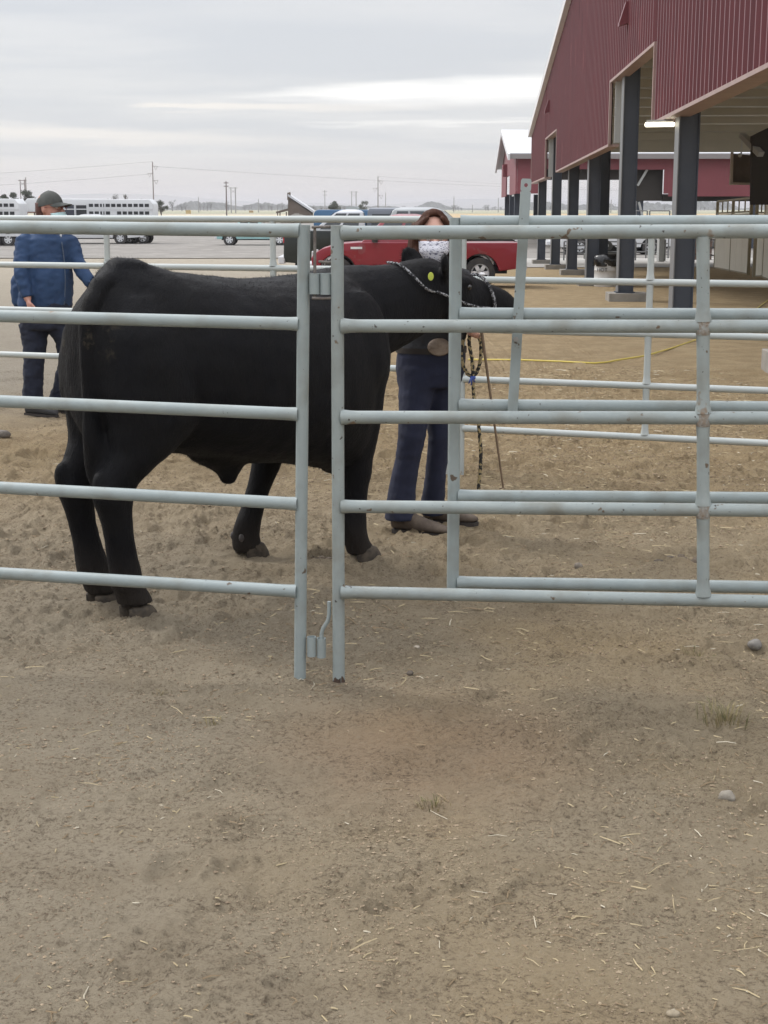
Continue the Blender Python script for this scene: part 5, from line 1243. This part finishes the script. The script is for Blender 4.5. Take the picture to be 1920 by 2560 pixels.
def pickup(label, loc, rz, L=5.0, W=1.82, Hh=1.70, color=(.2, .02, .03), fw=.85, rw=3.95, wr_=.36, cab=(1.25, 1.85, 3.0, 3.15), hood=1.02, bed=1.10, canopy=None, crew=False, rim=M_CHROME, name='pickup_truck', group='parked vehicles', roofm=None):
    t = thing(name, label, 'pickup truck', loc, rz, group); P_ = paint('paint_' + label.split()[0] + '_' + label.split()[1], color)
    z0 = .40; A = wr_ * 1.22
    cw, rt, rb, ce = cab
    pf = [(0.04, z0)] + arch(fw, A, z0) + arch(rw, A, z0) + [(L - .06, z0 + .06), (L, .62), (L - .02, bed), (ce + .12, bed), (ce + .05, hood + .06), (cw - .05, hood + .05), (cw - .5, hood + .015), (.25, hood - .10), (.06, hood - .22), (0, .70)]
    s = MB(); s.prism([(x, -W / 2, z) for x, z in pf], (0, W, 0))
    b = s.build('body', P_, t, smooth=35, local=True, bevel=.035, seg=3)
    s = MB()                                                     # cab: narrower towards the roof
    bp = [(cw, hood + .04), (rt, Hh), (rb, Hh), (ce, hood + .05)]
    lo, hi = W / 2 - .03, W / 2 - .20
    rs = []
    zs = [(0, 0), (.92, .92), (1, 1)]
    def prof(t_): return cw + (rt - cw) * t_, ce + (rb - ce) * t_, hood + .02 + (Hh - hood - .02) * t_, lo + (hi - lo) * t_
    for t_ in (0, .55, .90, .97, 1.0):
        x0, x1, z, w = prof(t_); e = .0 if t_ < .9 else (.03 if t_ < .95 else .10 if t_ < .99 else .28); zz_ = z - (0 if t_ < 1 else -.015)
        rs.append([Vector(p) for p in ((x0 + e, -w + e, zz_), (x1 - e, -w + e, zz_), (x1 - e, w - e, zz_), (x0 + e, w - e, zz_))])
    s.rings(rs); cb = s.build('cab', roofm or P_, t, smooth=50, local=True, bevel=.02)
    def side(u0, u1, v0, v1, y_):                                # glass on the side: fractions along the cab
        q = []
        for u, v in ((u0, v0), (u1, v0), (u1, v1), (u0, v1)):
            x0, x1, z, w = prof(v); q.append(Vector((x0 + (x1 - x0) * u, y_ * (w + .006), z)))
        return q
    wins = ((.10, .44), (.50, .86)) if not crew else ((.09, .36), (.40, .66), (.70, .90))
    for sgn in (-1, 1):
        for u0, u1 in wins:
            s = MB(); q = side(u0, u1, .14, .86, sgn); s.prism(q, (0, sgn * -.02, 0)); s.build('window', M_GLASS, t, local=True)
    for fr in (0, 1):
        q = []
        for (yy, v) in ((-1, .1), (1, .1), (1, .88), (-1, .88)):
            x0, x1, z, w = prof(v); q.append(Vector(((x0 - .008) if fr == 0 else (x1 + .008), yy * (w - .10), z)))
        s = MB(); s.prism(q, (.02 if fr == 0 else -.02, 0, 0)); s.build('windshield' if fr == 0 else 'rear_window', M_GLASS, t, local=True)
    for sgn in (-1, 1):
        for wx in (fw, rw): wheel(t, wx, sgn * (W / 2 - .13), wr_, rim=rim)
        s = MB()                                                 # door seam, handle, mirror, side moulding
        xd0, xd1 = cw + .05, cw + (ce - cw) * (.62 if not crew else .46)
        d = s.prism([(xd0, sgn * W / 2, .50), (xd1, sgn * W / 2, .50), (xd1, sgn * W / 2, hood + .02), (xd0, sgn * W / 2, hood + .02)], (0, sgn * .006, 0)); dr = s.build('door', P_, t, local=True)
        s = MB(); s.box((xd1 - .14, sgn * (W / 2 + .016), hood - .10), (.15, .022, .045)); s.build('handle', P_, dr, local=True)
        s = MB(); s.box((cw + .34, sgn * (W / 2 + .09), hood + .12), (.14, .16, .15)); s.build('mirror', M_BLACK, t, local=True, bevel=.03)
        s = MB(); s.box(((fw + rw) / 2 + .0, sgn * (W / 2 + .006), .66), (rw - fw - 2 * A, .018, .035)); s.build('side_moulding', P_, t, local=True)
        s = MB(); s.box((L - .035, sgn * (W / 2 - .085), bed - .19), (.09, .15, .30)); s.build('taillight', mat('tail_red', (.45, .015, .03), .25, coat=.5), t, local=True, bevel=.015)
        s = MB(); s.box((.06, sgn * (W / 2 - .22), hood - .24), (.10, .32, .17)); s.build('headlight', mat('lamp_glass', (.6, .6, .6), .1), t, local=True, bevel=.02)
    s = MB(); s.box((-.02, 0, .50), (.16, W - .06, .18)); s.build('front_bumper', M_CHROME, t, local=True, bevel=.03)
    s = MB(); s.box((L + .06, 0, .52), (.18, W - .04, .20)); s.build('rear_bumper', M_CHROME, t, local=True, bevel=.03)
    s = MB(); s.box((L / 2, 0, .42), (L - .6, W - .5, .16)); s.build('chassis', M_DARKIN, t, local=True)
    if canopy:
        cz, cm = canopy; x0, x1 = ce + .02, L - .05
        rs = [[Vector(p) for p in ((x0 + e, -w, z), (x1 - e * 2, -w, z), (x1 - e * 2, w, z), (x0 + e, w, z))] for z, w, e in ((bed, W / 2 - .04, 0), (cz - .14, W / 2 - .13, .04), (cz - .04, W / 2 - .20, .07), (cz, W / 2 - .32, .14))]
        s = MB(); s.rings(rs); cn = s.build('canopy', cm, t, smooth=50, local=True, bevel=.02)
        for sgn in (-1, 1):
            zz0_, zz1_ = bed + .12, cz - .2
            y_ = lambda z: sgn * (W / 2 - .04 - .09 * (z - bed) / (cz - .14 - bed) + .006)
            s = MB(); s.prism([(x0 + .14, y_(zz0_), zz0_), (x1 - .3, y_(zz0_), zz0_), (x1 - .36, y_(zz1_), zz1_), (x0 + .18, y_(zz1_), zz1_)], (0, -sgn * .02, 0)); s.build('canopy_window', M_GLASS, cn, local=True)
    return t
def park(px, Y): p = P(px, 600, Y); return (p.x, Y, g0(Y))
x0 = P(778, 700, 35).x
red = pickup('red extended cab pickup parked beyond the pen, facing left', (x0, 35.9, g0(35.9)), 0, 4.9, 1.75, 1.70, (.25, .010, .025), .62, 3.95, .36, (1.15, 1.78, 2.75, 2.98), 1.02, 1.06)
s = MB(); s.box((1.06, -.885, .94), (.27, .012, .05)); s.build('fender_badge', M_WHITE, red, local=True)
x1 = P(1292, 700, 41).x
drk = pickup('dark green crew cab pickup behind the red one, tail to the left', (P(1285, 700, 41).x, 42, g0(42)), math.pi, 6.45, 1.95, 1.93, (.006, .012, .010), 1.05, 5.1, .40, (1.3, 2.15, 3.45, 3.75), 1.22, 1.32, crew=True, roofm=paint('cab_glare_silver', (.33, .35, .36)))  # cab coloured pale to carry the sky glare on its clear coat
drk.location.x = P(1298, 700, 41).x
sl = pickup('slate grey pickup with a canopy over its bed, behind the red cab', (P(735, 600, 47).x, 48, g0(48)), 0, 4.25, 1.9, 1.93, (.085, .10, .13), .9, 3.25, .38, (.42, 1.36, 2.18, 2.24), 1.12, 1.15, roofm=paint('cab_glare_white', (.50, .52, .55)), canopy=(2.00, paint('slate_canopy', (.085, .10, .13))))  # cab of the slate truck painted whitish for the sky reflected in it
tl = pickup('old pale teal pickup far out on the gravel lot', (P(545, 600, 94).x, 94, g0(94)), 0, 5.0, 1.8, 1.78, (.30, .52, .52), .8, 3.9, .37, (1.15, 1.6, 2.7, 2.85), 1.12, 1.12, rim=M_WHITE)
wt = pickup('white pickup hitched under the gooseneck trailer', (P(20, 600, 97).x + 2.8, 97.6, g0(97)), 0, 5.8, 1.95, 1.9, (.62, .63, .64), .95, 4.5, .4, (1.2, 1.9, 3.3, 3.5), 1.2, 1.3, crew=True)
# white pickups far behind the barn columns
for i, (px, Y, lab) in enumerate(((1395, 74, 'white pickup seen between the far barn columns'), (1640, 78, 'white crew pickup parked behind the trash drum and columns'))):
    pickup(lab, park(px, Y), math.pi if i else 0, 5.6, 1.95, 1.9, (.66, .67, .68), .95, 4.4, .4, (1.2, 1.9, 3.3, 3.5), 1.2, 1.3, crew=True)
# blue horse trailer
M_BLUE = paint('trailer_blue', (.035, .115, .24))
def cargo(label, cat, name, loc, L, W, z0, z1, m, rnd=.25, rz=0, group='parked vehicles'):
    t = thing(name, label, cat, loc, rz, group)
    s = MB(); pr = []
    for k in range(4): a = math.pi / 2 * k / 3; pr.append((rnd - rnd * math.sin(a), z1 - rnd + rnd * math.sin(a + 0) if False else z1 - rnd + rnd * (1 - math.cos(a)) if False else z1 - rnd * (1 - math.sin(a)) if False else 0))
    pf = [(0, z0), (0, z1 - rnd)] + [(rnd - rnd * math.cos(a), z1 - rnd + rnd * math.sin(a)) for a in (.4, .8, 1.2)] + [(rnd, z1), (L - rnd * .5, z1), (L, z1 - rnd * .5), (L, z0)]
    s.prism([(x, -W / 2, z) for x, z in pf], (0, W, 0)); s.build('body', m, t, smooth=40, local=True, bevel=.05, seg=2)
    return t
bl = cargo('blue horse trailer behind the slate grey pickup', 'trailer', 'horse_trailer', (P(783, 600, 64).x, 65.5, g0(65)), 5.2, 2.0, .45, 2.1, M_BLUE, .22)
s = MB(); s.box((1.75, -1.005, 1.42), (1.7, .03, .50)); s.build('window', M_GLASS, bl, local=True)
s = MB(); s.box((.52, -1.004, 1.50), (.30, .02, .32)); s.build('sticker', M_WHITE, bl, local=True)
for x in (2.2, 3.0): wheel(bl, x, -.95, .36, rim=M_WHITE); wheel(bl, x, .95, .36, rim=M_WHITE)
s = MB(); s.bar((-.9, 0, .5), (0, 0, .5), .1, .12); s.build('hitch', M_BLACK, bl, local=True)

# livestock trailers
M_ALU = mat('white_trailer_skin', (.60, .61, .62), .4, var=(.54, .55, .56), scale=.8)
def stock_trailer(label, loc, L, nose, slots0, rz=0):
    t = thing('stock_trailer', label, 'trailer', loc, rz, 'white livestock trailers'); W = 2.2; z1 = 2.9
    pf = [(nose, .62), (nose, 2.05), (.0, 2.05), (.0, z1 - .15), (.15, z1), (L - .25, z1 - .06), (L, z1 - .35), (L, .62)] if nose > .1 else [(0, .62), (0, z1 - .1), (.1, z1), (L - .25, z1 - .06), (L, z1 - .35), (L, .62)]
    s = MB(); s.prism([(x, -W / 2, z) for x, z in pf], (0, W, 0)); s.build('body', M_ALU, t, smooth=35, local=True, bevel=.06)
    n = int((L - slots0 - .15) / .36); 
    for zc in (2.46, 1.98):
        s = MB()
        for i in range(n):
            if i % 9 == 4 and zc < 2: continue
            s.box((slots0 + .2 + i * .36, -W / 2 - .004, zc), (.27, .03, .20))
        s.build('slat_opening', M_DARKIN, t, local=True)['kind'] = 'stuff'
    s = MB(); s.box((L / 2 + nose / 2, -W / 2 - .02, 2.22), (L - nose, .04, .06)); s.box((L / 2 + nose / 2, -W / 2 - .02, 1.70), (L - nose, .04, .06)); s.box((L / 2 + nose / 2, -W / 2 - .03, .66), (L - nose, .06, .14)); s.build('side_rail', M_ALU, t, local=True)
    wx = L - 1.6
    for x in (wx, wx + .85): wheel(t, x, -W / 2 + .12, .40, rim=M_WHITE); wheel(t, x, W / 2 - .12, .40, rim=M_WHITE)
    s = MB(); s.box((wx + .42, -W / 2 - .06, .98), (1.9, .18, .07)); s.build('fender', M_ALU, t, local=True)
    return t
tx = P(63, 600, 97).x
st1 = stock_trailer('long white gooseneck stock trailer with two rows of slots, right of the dark cap', (tx, 98.5, g0(97)), 8.25, 2.5, 4.05)
s = MB(); s.box((2.85, -1.12, 2.02), (.62, .03, .95)); s.build('nose_door', mat('navy_panel', (.03, .035, .05), .5), st1, local=True)
s = MB(); s.box((3.62, -1.12, 2.02), (.66, .03, .90)); s.build('door_opening', M_DARKIN, st1, local=True)
for x in (3.2, 4.02, 5.0): 
    s = MB(); s.box((x, -1.13, 1.95), (.07, .05, 1.3)); s.build('door_post', M_ALU, st1, local=True)
s = MB(); s.box((1.2, -1.0, 2.02), (2.4, .1, .07)); s.build('nose_rail', mat('red_brown_rail', (.20, .08, .06), .6), st1, local=True)
s = MB(); s.box((3.5, -.9, .55), (1.6, .3, .42)); s.box((6.1, -.8, .50), (.9, .3, .3)); s.build('storage_box', M_BLACK, st1, local=True)
st2 = stock_trailer('white stock trailer with a rounded roof cut off by the left edge of the view', (P(52, 600, 92).x - 7.0, 93, g0(92)), 7.0, 0, 5.3)

# ------------------------------------------------------------------ far sheds, corral, loader
M_BROWNW = mat('brown_boards', (.15, .115, .09), .9, var=(.11, .085, .066), scale=.6)
sh_ = thing('shed', 'brown lean-to shed with a steep pale roof at the edge of the gravel lot', 'shed', tuple(P(745, 553, 240)))
Ys = 240; gs = g0(240)
s = MB(); s.prism([P(720, 556, Ys), P(720, 493, Ys), P(778, 532, Ys), P(780, 556, Ys)], (0, 6, 0)); s.build('wall', M_BROWNW, sh_)
s = MB(); a, b = P(720, 492, Ys), P(784, 534, Ys); s.prism([a + Vector((0, -.4, .1)), b + Vector((0, -.4, .1)), b + Vector((0, -.4, .45)), a + Vector((0, -.4, .45))], (0, 7, 0)); s.build('roof', M_ROOF, sh_)
s = MB(); s.prism([P(718, 500, Ys - .3), P(718, 482, Ys - .3), P(726, 480, Ys - .3), P(727, 497, Ys - .3)], (0, .5, 0)); s.build('ridge_stub', M_BROWNW, sh_)
s = MB(); s.prism([P(690, 529, Ys), P(720, 521, Ys), P(720, 526, Ys), P(690, 533, Ys)], (0, 5, 0)); s.build('porch_roof', M_BROWNW, sh_)
for x in (694, 700, 716): s = MB(); s.bar(P(x, 556, Ys), P(x, 530, Ys), .18, .18); s.build('porch_post', M_BROWNW, sh_)
s = MB(); s.box(P(712, 549, Ys - 2), (1.3, 1, 1.0)); 
for i in range(16): s.sphere(P(742 + random.uniform(-14, 18), 549 - random.uniform(-4, 8), Ys - 3), random.uniform(.3, .7), 7, 5)
tag(s.build('junk_pile', mat('grey_junk', (.15, .14, .13), .9, var=(.25, .23, .20), scale=1)), 'grey heap of junk lying in front of the brown shed', 'junk pile')
M_BLUEROOF = mat('blue_grey_roof', (.25, .29, .33), .6)
s = MB(); p0, p1 = P(855, 533, 520), P(905, 533, 520); s.prism([p0, p1, P(900, 520, 520), P(885, 516, 520), P(868, 517, 520)], (0, 20, 0)); tag(s.build('storage_building', M_BLUEROOF), 'low blue grey storage building beyond the blue trailer', 'building')
for i, (px, py, w, h) in enumerate(((471, 530, 11, 9), (628, 529, 9, 5))):
    Yh = 420; c = P(px, py, Yh); s = MB(); 
    for a in range(4):
        for b in range(3): s.box(c + Vector(((a - 1.5) * w / 4 / F * Yh, 0, (b - 1) * h / 3 / F * Yh)), (w / 4.1 / F * Yh, 2, h / 3.1 / F * Yh))
    tag(s.build('hay_stack', mat('hay_stack_%s' % ('tan', 'brown')[i], ((.42, .33, .17), (.30, .22, .12))[i], .9, var=(.34, .26, .13), scale=.4)), ('tan square hay stack in the stubble field, right of the stock trailer', 'brown hay stack in the stubble field near the teal pickup')[i], 'hay stack')
# tubular corral under the barn, far side
def corral(px0, px1, Y, y_top, rails, label):
    a, b = P(px0, 540, Y), P(px1, 540, Y); g = g0(Y); t = thing('corral_panel', label, 'fence panel', (a.x, Y, g), group='corral panels behind the barn')
    zt = P(px0, y_top, Y).z; s = MB()
    for i in range(rails): z = zt - i * (zt - g - .3) / (rails - 1); s.tube([(a.x, Y, z), (b.x, Y, z)], .03, 6)
    for x in (a.x, b.x): s.tube([(x, Y, g), (x, Y, zt)], .035, 6)
    s.build('rails', mat('corral_steel_%d' % px0, (.16, .16, .16), .6), t)
corral(1590, 1618, 66, 527, 6, 'dark corral panel just right of the second column'); corral(1624, 1674, 66, 527, 6, 'dark corral panel left of the nearest column'); corral(1728, 1792, 58, 541, 6, 'dark corral panel right of the nearest column'); corral(1412, 1592, 62, 604, 4, 'low corral run behind the trash drum')
# loader with its lift arm
ld = thing('loader', 'grey loader arm with a round pivot hole standing behind the trash drum', 'loader', tuple(P(1515, 640, 56)))
M_LOAD = mat('loader_grey', (.115, .115, .105), .6, var=(.15, .15, .135), scale=2)
s = MB(); q = [(1488, 601), (1522, 602), (1530, 608), (1533, 616), (1527, 625), (1512, 627), (1500, 625), (1494, 630), (1488, 629)]
s.prism([P(x, y, 56) for x, y in q], (0, .5, 0)); la_ = s.build('lift_arm', M_LOAD, ld)
s = MB(); c = P(1517, 614, 55.95); s.tube([c + Vector((0, -.02, 0)), c + Vector((0, .03, 0))], .075, 16); s.build('pivot', mat('pivot_pale', (.7, .7, .7), .4), la_)
s = MB(); s.box(P(1508, 634, 56.3), (1.1, 1.2, .16)); s.box(P(1508, 641, 56.3), (1.3, 1.3, .22)); s.build('frame', M_LOAD, ld)
for x in (1492, 1526): p = P(x, 640, 56.6); s = MB(); s.tube([(p.x, 56.9, g0(56) + .36), (p.x, 57.3, g0(56) + .36)], .36, 18); s.build('wheel', M_RUBBER, ld)
s = MB(); p = P(1652, 620, 60); s.box((p.x, 60, (g0(60) + P(1652, 595, 60).z) / 2), (.22, .5, P(1652, 595, 60).z - g0(60))); s.box((p.x + .14, 60, (g0(60) + P(1652, 595, 60).z) / 2), (.03, .6, P(1652, 595, 60).z - g0(60) - .1)); tag(s.build('chute_panel', M_GREYP), 'pale grey upright chute panel left of the nearest column', 'chute')
s = MB(); base = G(1738, 650)
for i in range(4):
    for j in range(3): s.box((base.x + (j - 1) * .42, base.y, base.z + .12 + i * .26), (.36, .8, .20))
    s.box((base.x, base.y + .05, base.z + .24 + i * .26), (1.3, .7, .04))
tag(s.build('pallet_stack', mat('pallet_wood', (.20, .14, .115), .85, var=(.15, .10, .08), scale=3)), 'stack of brown pallets behind the gate upright inside the barn', 'pallets')

# ------------------------------------------------------------------ power poles and lines
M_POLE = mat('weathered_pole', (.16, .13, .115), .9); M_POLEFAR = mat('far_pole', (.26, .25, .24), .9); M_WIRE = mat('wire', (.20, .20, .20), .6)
def pole(px, ytop, ybase, Y, kind, label, r=.22, m=M_POLE):
    g = g0(Y); a = P(px, ytop, Y); t = thing('power_pole', label, 'power pole', (a.x, Y, g), group='power poles across the fields'); k = Y / F
    s = MB(); s.tube([(a.x, Y, g - .1), (a.x, Y, a.z)], [r, r * .7], 8); s.build('pole', m, t)
    H = a.z - g
    if kind == 'davit':
        for i, (dz_, sg) in enumerate(((11, 1), (28, -1), (45, 1))):
            z = a.z - dz_ * k * 1.0; s = MB(); s.bar((a.x, Y, z), (a.x + sg * 12 * k, Y, z), .14, .14); 
            s.tube([(a.x + sg * 3 * k, Y, z), (a.x + sg * 8 * k, Y, z - 9 * k), (a.x + sg * 12 * k, Y, z)], .10, 5); s.build('davit_arm', m, t)
    elif kind == 'cross':
        for dz_ in (4, 12): z = a.z - dz_ * k; s = MB(); s.bar((a.x - 6 * k, Y, z), (a.x + 6 * k, Y, z), .16, .16); s.build('cross_arm', m, t)
    elif kind == 'h':
        s = MB(); s.tube([(a.x + 11 * k, Y, g), (a.x + 11 * k, Y, a.z)], r, 8); s.build('pole', m, t)
        s = MB(); z = a.z - 2 * k; s.bar((a.x - 5 * k, Y, z), (a.x + 16 * k, Y, z), .3, .3); s.bar((a.x, Y, z - 4 * k), (a.x + 11 * k, Y, z - 12 * k), .14, .14); s.bar((a.x + 11 * k, Y + .3, z - 4 * k), (a.x, Y + .3, z - 12 * k), .14, .14); s.build('cross_arm', m, t)
    return a
pA = pole(381, 404, 525, 620, 'davit', 'tall power pole with three davit arms above the right end of the stock trailer', .26)
pB = pole(945, 441, 525, 880, 'davit', 'tall power pole with davit arms above the slate canopy', .32)
pole(565, 453, 545, 330, 'cross', 'wooden power pole standing alone left of the shed', .16)
pole(577, 468, 530, 760, 'h', 'small distant twin pole just right of the lone wooden pole', .26, M_POLEFAR)
pole(50, 449, 520, 700, 'h', 'twin wooden poles rising from the trees at the far left', .28)
pole(64, 443, 520, 620, 'plain', 'slim bare pole beside the twin poles at the far left', .24)
pole(879, 478, 528, 1300, 'h', 'distant twin pole right of the round tree', .4, M_POLEFAR)
pole(812, 475, 528, 700, 'cross', 'thin power pole left of the round tree', .2, M_POLEFAR)
pole(964, 481, 520, 700, 'plain', 'short bare pole right of the tall davit pole', .18, M_POLEFAR)
for px, yt, lab in ((496, 492, 'short far pole at the left of the stubble field'), (646, 497, 'short far pole left of the shed roof'), (1135, 491, 'thin far pole right of the dark pickup'), (1181, 512, 'tiny far pole right of the dark pickup roof'), (1246, 495, 'thin far pole left of the smaller barn')):
    pole(px, yt, 526, 900, 'plain', lab, .26, M_POLEFAR)
pole(1528, 499, 540, 800, 'davit', 'far power pole seen between the third and second columns', .26, M_POLEFAR)
pole(1738, 514, 540, 600, 'plain', 'far thin pole seen right of the nearest column', .16, M_POLEFAR)
s = MB()
for a, b, sag in ((pA, pA + Vector((-420, 120, 1)), 8), (pA + Vector((1.8, 0, -2)), pA + Vector((640, 560, 0)), 9), (pA + Vector((-1.8, 0, -5)), pA + Vector((-420, 120, -4)), 8), (pB, pB + Vector((600, 300, 2)), 9)):
    s.tube([a + (b - a) * t - Vector((0, 0, sag * 4 * t * (1 - t))) for t in [i / 16 for i in range(17)]], .045, 4)
tag(s.build('power_line', M_WIRE), 'thin power lines sagging between the tall davit poles', 'power line')

# ------------------------------------------------------------------ trees
M_LEAF = mat('tree_leaves', (.045, .055, .035), .8, var=(.075, .085, .055), scale=.35); M_BARK = mat('tree_bark', (.085, .07, .055), .9)
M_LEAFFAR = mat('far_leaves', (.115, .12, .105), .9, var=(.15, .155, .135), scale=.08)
def tree_mesh(w, h, n, seed, bare=False, lm=None, trunk=.18):
    rr = random.Random(seed); t0 = MB(); c0 = MB()
    tw = .028 * h + .05
    t0.tube([(0, 0, -.2), (w * .01, 0, h * .3), (0, 0, h * .62)], [tw, tw * .7, tw * .3], 7)
    lobes = []
    for i in range(9):
        a = rr.uniform(0, 6.28); z = h * rr.uniform(.38, .92); q = w * .5 * rr.uniform(.25, .75) * (1.15 - abs(z / h - .55)); p = Vector((q * math.cos(a), q * math.sin(a), z)); lobes.append((p, w * rr.uniform(.15, .28)))
        t0.tube([(0, 0, h * rr.uniform(.18, .5)), p * .55 + Vector((0, 0, .2 * p.z)), p], [tw * .45, tw * .3, tw * .1], 5)
        if bare:
            for k in range(7): e = p + Vector((rr.uniform(-1, 1), rr.uniform(-1, 1), rr.uniform(-.2, 1))) * w * .2; t0.tube([p * .8, e], [tw * .14, tw * .05], 4)
    for i in range(n):
        p, q = rr.choice(lobes); d = Vector((rr.gauss(0, 1), rr.gauss(0, 1), rr.gauss(0, .85))); d = d.normalized() * q * rr.random() ** .45; c = p + d
        if c.z < h * trunk: continue
        a = Vector((rr.gauss(0, 1), rr.gauss(0, 1), rr.gauss(0, 1))).normalized(); b = a.orthogonal().normalized(); l = w * rr.uniform(.022, .055)
        c0.add([c + a * l, c + b * l * .7, c - a * l, c - b * l * .7], [(0, 1, 2, 3)])
    return t0, c0
def tree(px, ytop, ybase, Y, wpx, label, n=900, bare=False, group='trees around the fields', lm=None, seed=0, name='tree'):
    k = Y / F; g = g0(Y); a = P(px, ytop, Y); h = a.z - g
    t0, c0 = tree_mesh(wpx * k, h, n, seed, bare); t = thing(name, label, 'tree', (a.x, Y, g), group=group)
    t0.build('trunk', M_BARK, t, local=True, fixn=False)
    if c0.f: c0.build('crown', lm or M_LEAF, t, local=True, fixn=False)
    return t
tree(25, 475, 525, 260, 36, 'dark pointed evergreen over the trailer at the left edge', 1800, seed=1)
tree(4, 483, 525, 250, 30, 'low dark tree at the very left edge of the view', 1500, seed=2)
tree(63, 472, 525, 270, 38, 'broad dark tree below the twin poles, left of the capped head', 1900, seed=3)
tree(84, 485, 525, 280, 18, 'small dark tree just left of the cap', 700, seed=4)
tree(268, 490, 525, 330, 11, 'small round tree above the middle of the stock trailer', 500, seed=5)
tree(284, 481, 525, 335, 26, 'thin half bare tree above the stock trailer', 160, True, seed=6)
tree(314, 477, 525, 335, 24, 'leafless spreading tree above the stock trailer', 110, True, seed=7)
tree(355, 497, 525, 330, 20, 'low dark shrub left of the tall davit pole', 500, seed=8)
tree(402, 500, 525, 340, 34, 'wide low bush right of the tall davit pole', 900, seed=9)
tree(836, 503, 528, 420, 35, 'round dark tree above the blue trailer', 2200, seed=10)
tree(909, 504, 528, 430, 24, 'smaller round tree left of the tall davit pole', 1500, seed=11)
tree(700 - 40, 545, 556, 235, 10, 'little bush left of the shed porch', 200, seed=12)
# far rows of trees: individuals copied from four kinds
protos = []
for i in range(4):
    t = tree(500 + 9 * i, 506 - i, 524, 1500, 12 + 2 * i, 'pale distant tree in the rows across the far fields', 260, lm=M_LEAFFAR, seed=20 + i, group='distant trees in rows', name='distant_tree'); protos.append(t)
for i in range(86):
    px = random.choice((random.uniform(420, 640), random.uniform(640, 830), random.uniform(780, 1000), random.uniform(1000, 1260), random.uniform(1330, 1800)))
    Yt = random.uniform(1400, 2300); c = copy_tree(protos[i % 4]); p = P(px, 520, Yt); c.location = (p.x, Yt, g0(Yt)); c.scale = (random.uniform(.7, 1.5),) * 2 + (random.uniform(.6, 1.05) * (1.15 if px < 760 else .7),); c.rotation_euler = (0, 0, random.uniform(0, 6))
# far-off woods reading as one mass
s = MB()
for i in range(2600):
    px = random.uniform(-150, 2100); Yt = random.uniform(2600, 3400); p = P(px, 520, Yt); hgt = random.uniform(3, 9) * (1.2 + vnoise(np.array([px / 60.]), np.array([0.]), 77)[0] * 2.0)
    if hgt < 2: continue
    w_ = random.uniform(5, 16); z = g0(Yt); s.add([(p.x - w_, Yt, z), (p.x + w_, Yt, z), (p.x + w_ * .7, Yt + 3, z + hgt * .8), (p.x + w_ * .1, Yt + 2, z + hgt), (p.x - w_ * .6, Yt + 3, z + hgt * .75)], [(0, 1, 2, 3, 4)])
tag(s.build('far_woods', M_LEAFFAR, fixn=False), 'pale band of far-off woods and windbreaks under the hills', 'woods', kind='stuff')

# ------------------------------------------------------------------ air
HAZE = 0.00022
hz = MB(); hz.box((0, 4300, 14), (15600, 9000, 70))
M_HZ = bpy.data.materials.new('haze_air'); M_HZ.use_nodes = True; t_ = M_HZ.node_tree; t_.nodes.clear()
o_ = t_.nodes.new('ShaderNodeOutputMaterial'); v_ = t_.nodes.new('ShaderNodeVolumePrincipled'); v_.inputs['Color'].default_value = (.80, .80, .84, 1); v_.inputs['Density'].default_value = HAZE; v_.inputs['Anisotropy'].default_value = .3
t_.links.new(v_.outputs[0], o_.inputs['Volume'])
tag(hz.build('haze', M_HZ), 'thin pale haze lying over the fields', 'haze', kind='stuff')
